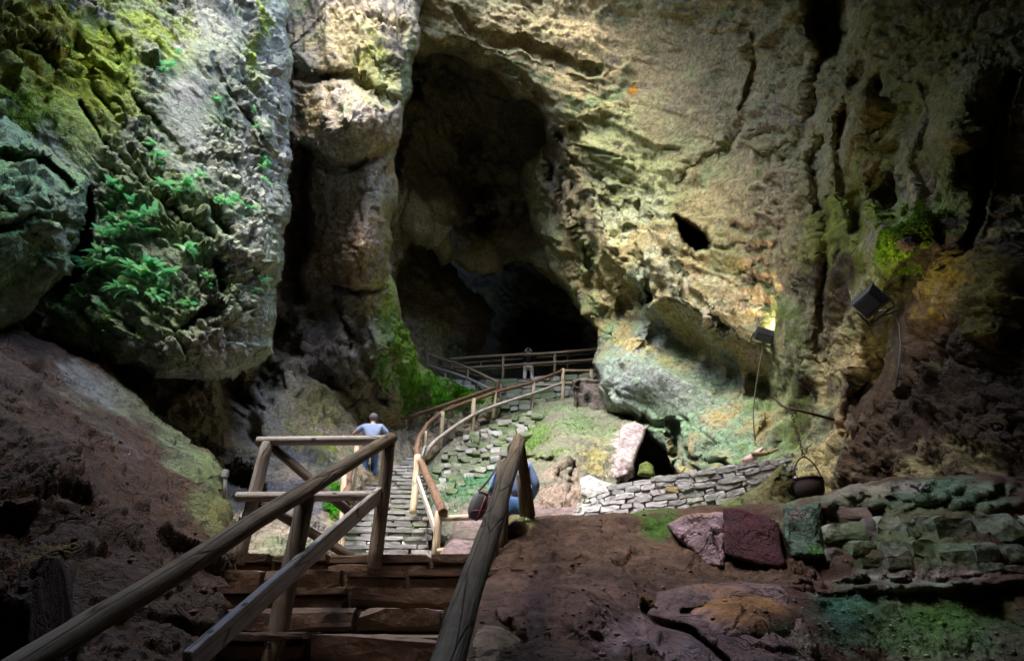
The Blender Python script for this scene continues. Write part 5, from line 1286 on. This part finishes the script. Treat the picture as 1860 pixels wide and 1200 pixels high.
def person(loc, heading, label, J, shirt, trousers, hair, shoe, long_sleeve, H=1.75):
    """J: joint positions for H = 1.75, x = own right, y = forward, z = up"""
    t = thing('person', label, 'person', loc)
    rot = Euler((0, 0, heading)).to_quaternion(); s = H / 1.75
    T = lambda p: loc + rot @ (Vector(p) * s)
    def ch_(lst): return [(T(p), r * s) for p, r in lst]
    pel, wai, che, nek, hed, top_ = J['pelvis'], J['waist'], J['chest'], J['neck'], J['head'], J['top']
    tor = [(pel, .135), (wai, .125), (che, .15), (J['collar'], .085), (nek, .055), (hed, .088), (top_, .075)]
    chains = [tor]
    for sd in ('l', 'r'):
        chains.append([(che, .15), (J['sho_' + sd], .062), (J['elb_' + sd], .045), (J['wri_' + sd], .030), (J['pal_' + sd], .036)])
        chains.append([(pel, .135), (J['hip_' + sd], .092), (J['kne_' + sd], .062), (J['ank_' + sd], .042), (J['toe_' + sd], .036)])
    body = chain_mesh([ch_(c) for c in chains], M_SKIN, 0, 2)
    # fingers, nose and ears belong to the body mesh
    bm = bmesh.new(); bm.from_mesh(body)
    extra = []
    for sd in ('l', 'r'):
        w = Vector(J['wri_' + sd]); p = Vector(J['pal_' + sd]); d = (p - w).normalized(); side = d.cross(Vector((0, 0, 1)));
        side = side.normalized() if side.length > .1 else Vector((1, 0, 0)); dn = side.cross(d)
        for k, ln in enumerate((.072, .082, .076, .06)):
            b = p + side * (-.030 + .02 * k); m1 = b + d * ln * .55 + dn * .006; m2 = b + d * ln * .8 + dn * .035
            extra.append(chain_mesh([ch_([(p.lerp(b, .5), .010), (b, .0095), (m1, .009), (m2, .008)])], M_SKIN, 0, 1))
        th = p - d * .02 - side * .035; extra.append(chain_mesh([ch_([(p - d * .03, .012), (th, .011), (th + d * .03 + dn * .02 - side * .01, .009)])], M_SKIN, 0, 1))
    hd = Vector(hed)
    f = Vector(J.get('face', (0, 1, 0))).normalized(); rs = f.cross(Vector((0, 0, 1))).normalized()
    extra.append(chain_mesh([ch_([(hd + f * .075 + Vector((0, 0, .02)), .014), (hd + f * .103 - Vector((0, 0, .008)), .013), (hd + f * .088 - Vector((0, 0, .016)), .013)])], M_SKIN, 0, 1))
    for k in (-1, 1):
        extra.append(chain_mesh([ch_([(hd + rs * k * .082 + Vector((0, 0, -.015)), .012), (hd + rs * k * .094, .014), (hd + rs * k * .092 + Vector((0, 0, .025)), .012)])], M_SKIN, 0, 1))
    for e in extra: bm.from_mesh(e)
    bm.to_mesh(body); bm.free(); body.polygons.foreach_set('use_smooth', [True] * len(body.polygons))
    child('body', body, t)
    for k in (-1, 1):
        bm = bmesh.new(); bmesh.ops.create_uvsphere(bm, u_segments=8, v_segments=6, radius=.012 * s)
        me = bpy.data.meshes.new('eye'); bm.to_mesh(me); bm.free(); me.materials.append(M_BLACK)
        child('eye', me, t, T(hd + f * .079 + rs * k * .032 + Vector((0, 0, .022))))
    child('mouth', box_mesh(.045 * s, .01 * s, .008 * s, M_MOUTH, .002), t, T(hd + f * .082 - Vector((0, 0, .045))), rot)
    sh = [[(tuple(Vector(pel) + Vector((0, 0, .02))), .158), (wai, .150), (che, .172), (J['collar'], .095)]]
    for sd in ('l', 'r'):
        e = Vector(J['elb_' + sd]); so = Vector(J['sho_' + sd]); w = Vector(J['wri_' + sd])
        arm = [(che, .172), (so, .080)]
        arm += [(tuple(e), .060), (tuple(e.lerp(w, .9)), .045)] if long_sleeve else [(tuple(so.lerp(e, .8)), .068)]
        sh.append(arm)
    child('shirt', chain_mesh([ch_(c) for c in sh], shirt, 0, 2), t)
    tr = []
    for sd in ('l', 'r'):
        tr.append([(pel, .155), (J['hip_' + sd], .112), (J['kne_' + sd], .082), (tuple(Vector(J['kne_' + sd]).lerp(Vector(J['ank_' + sd]), .92)), .066)])
    child('trousers', chain_mesh([ch_(c) for c in tr], trousers, 0, 2), t)
    for sd in ('l', 'r'):
        a, b = Vector(J['ank_' + sd]), Vector(J['toe_' + sd])
        child('shoe', chain_mesh([ch_([(a + Vector((0, -.05, -.045)), .045), (a + Vector((0, .0, -.04)), .05), (b, .045), (b + (b - a).normalized() * .05, .034)])], shoe, 0, 2), t)
    bm = bmesh.new(); bmesh.ops.create_icosphere(bm, subdivisions=3, radius=1.0)
    for v in bm.verts: v.co = Vector((v.co.x * .102, v.co.y * .114, v.co.z * .112)) * (1 + .06 * mnoise.noise(v.co * 4))
    bmesh.ops.delete(bm, geom=[v for v in bm.verts if v.co.y > .035 and v.co.z < .05 - (v.co.y - .035) * .2], context='VERTS')
    bmesh.ops.transform(bm, matrix=Matrix.Translation(T(hd + Vector((0, 0, .022)) - f * .012)) @ (rot.to_matrix().to_4x4()) @ Matrix.Scale(s, 4), verts=bm.verts[:])
    me = bpy.data.meshes.new('hair'); bm.to_mesh(me); bm.free(); me.polygons.foreach_set('use_smooth', [True] * len(me.polygons)); me.materials.append(hair)
    child('hair', me, t)
    return t
M_MOUTH = plain('lips', (.35, .14, .12), .5)
M_DENIM = plain('blue_jeans', (.055, .13, .30), .85, 0, .3); M_BSHIRT = plain('pale_blue_shirt', (.27, .34, .50), .85, 0, .15); M_JACKET = plain('denim_blue_jacket', (.17, .26, .46), .85, 0, .25)
M_NAVY = plain('black_top', (.016, .016, .02), .9); M_BEIGE = plain('beige_trousers', (.72, .60, .55), .9, 0, .15); M_GHAIR = plain('grey_hair', (.13, .12, .12), .8); M_BHAIR = plain('dark_hair', (.03, .022, .018), .7); M_SHOE = plain('dark_shoes', (.04, .035, .03), .7)
BASE = dict(pelvis=(0, 0, .95), waist=(0, .01, 1.10), chest=(0, .0, 1.30), collar=(0, -.01, 1.44), neck=(0, .01, 1.52), head=(0, .03, 1.63), top=(0, .02, 1.70),
            sho_l=(-.19, 0, 1.41), sho_r=(.19, 0, 1.41), elb_l=(-.25, -.02, 1.13), elb_r=(.25, -.02, 1.13), wri_l=(-.26, .08, .90), wri_r=(.26, .08, .90), pal_l=(-.26, .11, .83), pal_r=(.26, .11, .83),
            hip_l=(-.095, 0, .90), hip_r=(.095, 0, .90), kne_l=(-.10, .02, .50), kne_r=(.10, .02, .50), ank_l=(-.10, -.01, .085), ank_r=(.10, -.01, .085), toe_l=(-.11, .12, .045), toe_r=(.11, .12, .045))
# climbing the pale stairs, back to us, hands out to both rails
J1 = dict(BASE); J1.update(chest=(0, .06, 1.30), collar=(0, .09, 1.43), neck=(0, .11, 1.51), head=(0, .14, 1.61), top=(0, .13, 1.69), sho_l=(-.20, .07, 1.40), sho_r=(.20, .07, 1.40), elb_l=(-.42, .10, 1.22), elb_r=(.40, .12, 1.20),
                           wri_l=(-.50, .26, 1.08), wri_r=(.50, .28, 1.08), pal_l=(-.52, .32, 1.06), pal_r=(.53, .34, 1.06), kne_r=(.10, .20, .60), ank_r=(.11, .16, .26), toe_r=(.12, .29, .225), kne_l=(-.10, .05, .50))
p1 = P(667, 884, 16.2)
person(p1, .15, 'person in a pale blue shirt and jeans climbing the pale stairs, seen from behind', J1, M_BSHIRT, M_DENIM, M_GHAIR, M_SHOE, False, 1.86)
# standing on the landing, back to us, half hidden by the rail
p2 = Vector((0.035, 8.55, .80))
J2 = dict(BASE); J2.update(elb_l=(-.29, -.04, 1.14), wri_l=(-.33, .03, .92), pal_l=(-.34, .04, .85), elb_r=(.29, -.03, 1.14), wri_r=(.22, .15, .98), pal_r=(.18, .20, .96))
person(p2, .1, 'person in a denim jacket and jeans standing behind the thick handrail, back turned', J2, M_JACKET, M_DENIM, M_BHAIR, M_SHOE, True, 1.62)
# on the platform, facing us, camera raised to the face
p3 = P(960, 691, 26.3); p3.z = pf.z + .01
J3 = dict(BASE); J3.update(elb_l=(-.30, .12, 1.22), elb_r=(.30, .12, 1.22), wri_l=(-.11, .25, 1.53), wri_r=(.11, .25, 1.53), pal_l=(-.07, .25, 1.58), pal_r=(.07, .25, 1.58), hip_l=(-.12, 0, .90), hip_r=(.12, 0, .90), kne_l=(-.15, .02, .5), kne_r=(.15, .02, .5), ank_l=(-.17, -.01, .085), ank_r=(.17, -.01, .085), toe_l=(-.20, .12, .045), toe_r=(.20, .12, .045))
person(p3, math.pi, 'person in a black top and beige trousers on the platform, camera held to the face', J3, M_NAVY, M_BEIGE, M_BHAIR, M_SHOE, True, 1.74)
cm = thing('camera', 'small black camera held up by the person on the platform', 'camera', p3 + Vector((0, -.22, 1.60)))
child('camera_body', box_mesh(.13, .06, .085, M_BLACK), cm, p3 + Vector((0, -.20, 1.60)))
log('lens', cm, [p3 + Vector((0, -.22, 1.60)), p3 + Vector((0, -.30, 1.60))], .032, M_BLACK, 12, 0)
# shoulder bag
M_BAG = plain('dark_grey_bag', (.05, .05, .06), .7, 0, .2); M_REDTRIM = plain('red_trim', (.16, .03, .04), .6)
bp_ = P(869, 918, 8.35)
bag = thing('shoulder_bag', 'dark grey bag with red piping hanging at the side of the person in denim', 'bag', bp_)
bq = Euler((.05, .35, .3)).to_quaternion()
def bag_mesh():
    bm = bmesh.new(); bmesh.ops.create_cube(bm, size=1)
    bmesh.ops.subdivide_edges(bm, edges=bm.edges[:], cuts=3, use_grid_fill=True)
    for v in bm.verts:
        c = v.co.copy(); k = 1 - .25 * (abs(c.x) * 2) ** 4 * (abs(c.z) * 2) ** 4
        v.co = Vector((c.x * .20 * k, c.y * .12 * (1.15 - .5 * (c.x * c.x + c.z * c.z) * 2), c.z * .34 * k)) * 1.0
    me = bpy.data.meshes.new('bag'); bm.to_mesh(me); bm.free(); me.polygons.foreach_set('use_smooth', [True] * len(me.polygons)); me.materials.append(M_BAG); return me
child('bag_body', bag_mesh(), bag, bp_, bq)
for a, b in (((-.085, -.055, .15), (.085, -.055, .16)), ((.03, -.075, .12), (.03, -.075, -.14)), ((.08, -.055, .15), (.09, -.05, -.12)), ((-.06, -.066, -.10), (.085, -.06, -.03))):
    log('piping', bag, [bp_ + bq @ Vector(a), bp_ + bq @ Vector(b)], .007, M_REDTRIM, 6, 0)
log('strap', bag, [bp_ + bq @ Vector((-.06, 0, .16)), p2 + Vector((-.20, -.10, 1.25)), p2 + Vector((-.17, -.05, 1.49)), p2 + Vector((-.14, .12, 1.40)), bp_ + bq @ Vector((.06, .03, .16))], .014, M_BAG, 6, 0)

# ================================================================ moss cushions and loose grit: nobody could count these
def scatter(name, src, n, size, mat, pick, label, seed, tris=4, lift=.5, near=1.0):
    r = np.random.default_rng(seed)
    R = src
    ok = np.flatnonzero(pick(R))
    if len(ok) == 0: return
    k = r.choice(ok, n)
    Vb = R['V'][k] + r.normal(0, .02, (n, 3)); N = R['N'][k]
    t1 = np.cross(N, r.normal(0, 1, (n, 3))); t1 /= np.linalg.norm(t1, axis=1, keepdims=True); t2 = np.cross(N, t1)
    verts = []; faces = []
    for j in range(tris):
        a = 2 * np.pi * j / tris + r.uniform(-.5, .5, n)
        d = t1 * np.cos(a)[:, None] + t2 * np.sin(a)[:, None]; s = size * r.uniform(.4, 1.2, (n, 1))
        w = np.cross(N, d) * s * .28
        tip = Vb + d * s * .7 + N * s * r.uniform(.2, 1.1, (n, 1)) * lift * 2 - np.array([0, 0, 1.0]) * s * .15
        o = len(verts) * n
        verts += [Vb - w, Vb + w, tip]
        b = np.arange(n)
        faces.append(np.stack([b + o, b + o + n, b + o + 2 * n], -1))
    V = np.concatenate(verts); Fc = np.concatenate(faces)
    tint = np.tile(R['c'][k], (len(verts), 1)) * r.uniform(.7, 1.5, (len(V), 1))
    tint = np.clip(tint * np.array([1.05, 1.1, .8]), .01, .6)
    me = mesh_from(name, V, Fc, mat, tint, False)
    o = bpy.data.objects.new(name, me); COL.objects.link(o)
    o['kind'] = 'stuff'; o['label'] = label; o['category'] = 'moss'
M_MOSS = rock_material('moss', .1, .9, .1)
green = lambda lim: (lambda R: (R['c'][:, 1] > R['c'][:, 0] * lim) & (R['c'][:, 1] > R['c'][:, 2] * lim) & (R['x'] > 0) & (R['x'] < 1860) & (R['y'] < 1200))
scatter('moss', ROCKS['cave_wall.003'], 42000, .04, M_MOSS, green(1.6), 'fluffy green moss covering the rock beside the pale stairs', 1)
scatter('moss', ROCKS['rock_mound'], 9000, .035, M_MOSS, green(1.3), 'thin green moss on the rounded mound behind the landing', 2)
scatter('moss', ROCKS['rock_bank'], 4200, .022, M_MOSS, green(1.3), 'green moss and small weeds along the ridge of the earth bank', 3)
scatter('moss', ROCKS['dirt_bank'], 5000, .012, M_MOSS, green(1.3), 'dark green moss on the ledge below the stone wall', 4)
scatter('moss', ROCKS['cave_wall.001'], 16000, .04, M_MOSS, lambda R: green(1.35)(R) & (R['x'] > 1480) & (R['y'] < 600), 'yellow green moss on the rock around the square floodlight', 5)
scatter('moss', ROCKS['cave_wall.004'], 14000, .022, M_MOSS, green(1.5), 'yellow green moss in patches on the hanging rock', 6)

def grit(name, src, n, lo, hi, mat, label, seed, pick):
    r = np.random.default_rng(seed)
    ok = np.flatnonzero(pick(src)); k = r.choice(ok, n)
    base = np.array([(0, 0, 1), (.9, 0, .2), (0, .8, .1), (-.8, .1, .15), (.1, -.9, .2), (0, 0, -.7)], float)
    tri = np.array([(0, 1, 2), (0, 2, 3), (0, 3, 4), (0, 4, 1), (5, 2, 1), (5, 3, 2), (5, 4, 3), (5, 1, 4)])
    s = lo + (hi - lo) * r.random((n, 1, 1)) ** 4
    a = r.uniform(0, 6.28, n); ca, sa = np.cos(a), np.sin(a)
    q = base[None] * r.uniform(.6, 1.3, (n, 6, 3)) * s
    q[..., 2] *= .6
    x = q[..., 0] * ca[:, None] - q[..., 1] * sa[:, None]; y = q[..., 0] * sa[:, None] + q[..., 1] * ca[:, None]
    V = np.stack([x, y, q[..., 2]], -1) + src['V'][k][:, None]
    Fc = (tri[None] + (np.arange(n) * 6)[:, None, None]).reshape(-1, 3)
    tint = np.repeat(src['c'][k] * r.uniform(.7, 2.4, (n, 1)) + r.uniform(0, .03, (n, 1)), 6, 0)
    o = bpy.data.objects.new(name, mesh_from(name, V.reshape(-1, 3), Fc, mat, np.clip(tint, .01, .6), False)); COL.objects.link(o)
    o['kind'] = 'stuff'; o['label'] = label; o['category'] = 'gravel'
inframe = lambda R: (R['x'] > -20) & (R['x'] < 1880) & (R['y'] < 1210) & (R['N'][:, 2] > .25)
grit('gravel', ROCKS['dirt_bank'], 1800, .003, .03, M_DIRT, 'loose grit and stone chips on the dirt bank', 7, inframe)
grit('gravel', ROCKS['rock_bank'], 260, .006, .05, M_DIRT, 'loose stones and soil crumbs on the dark earth bank', 8, inframe)
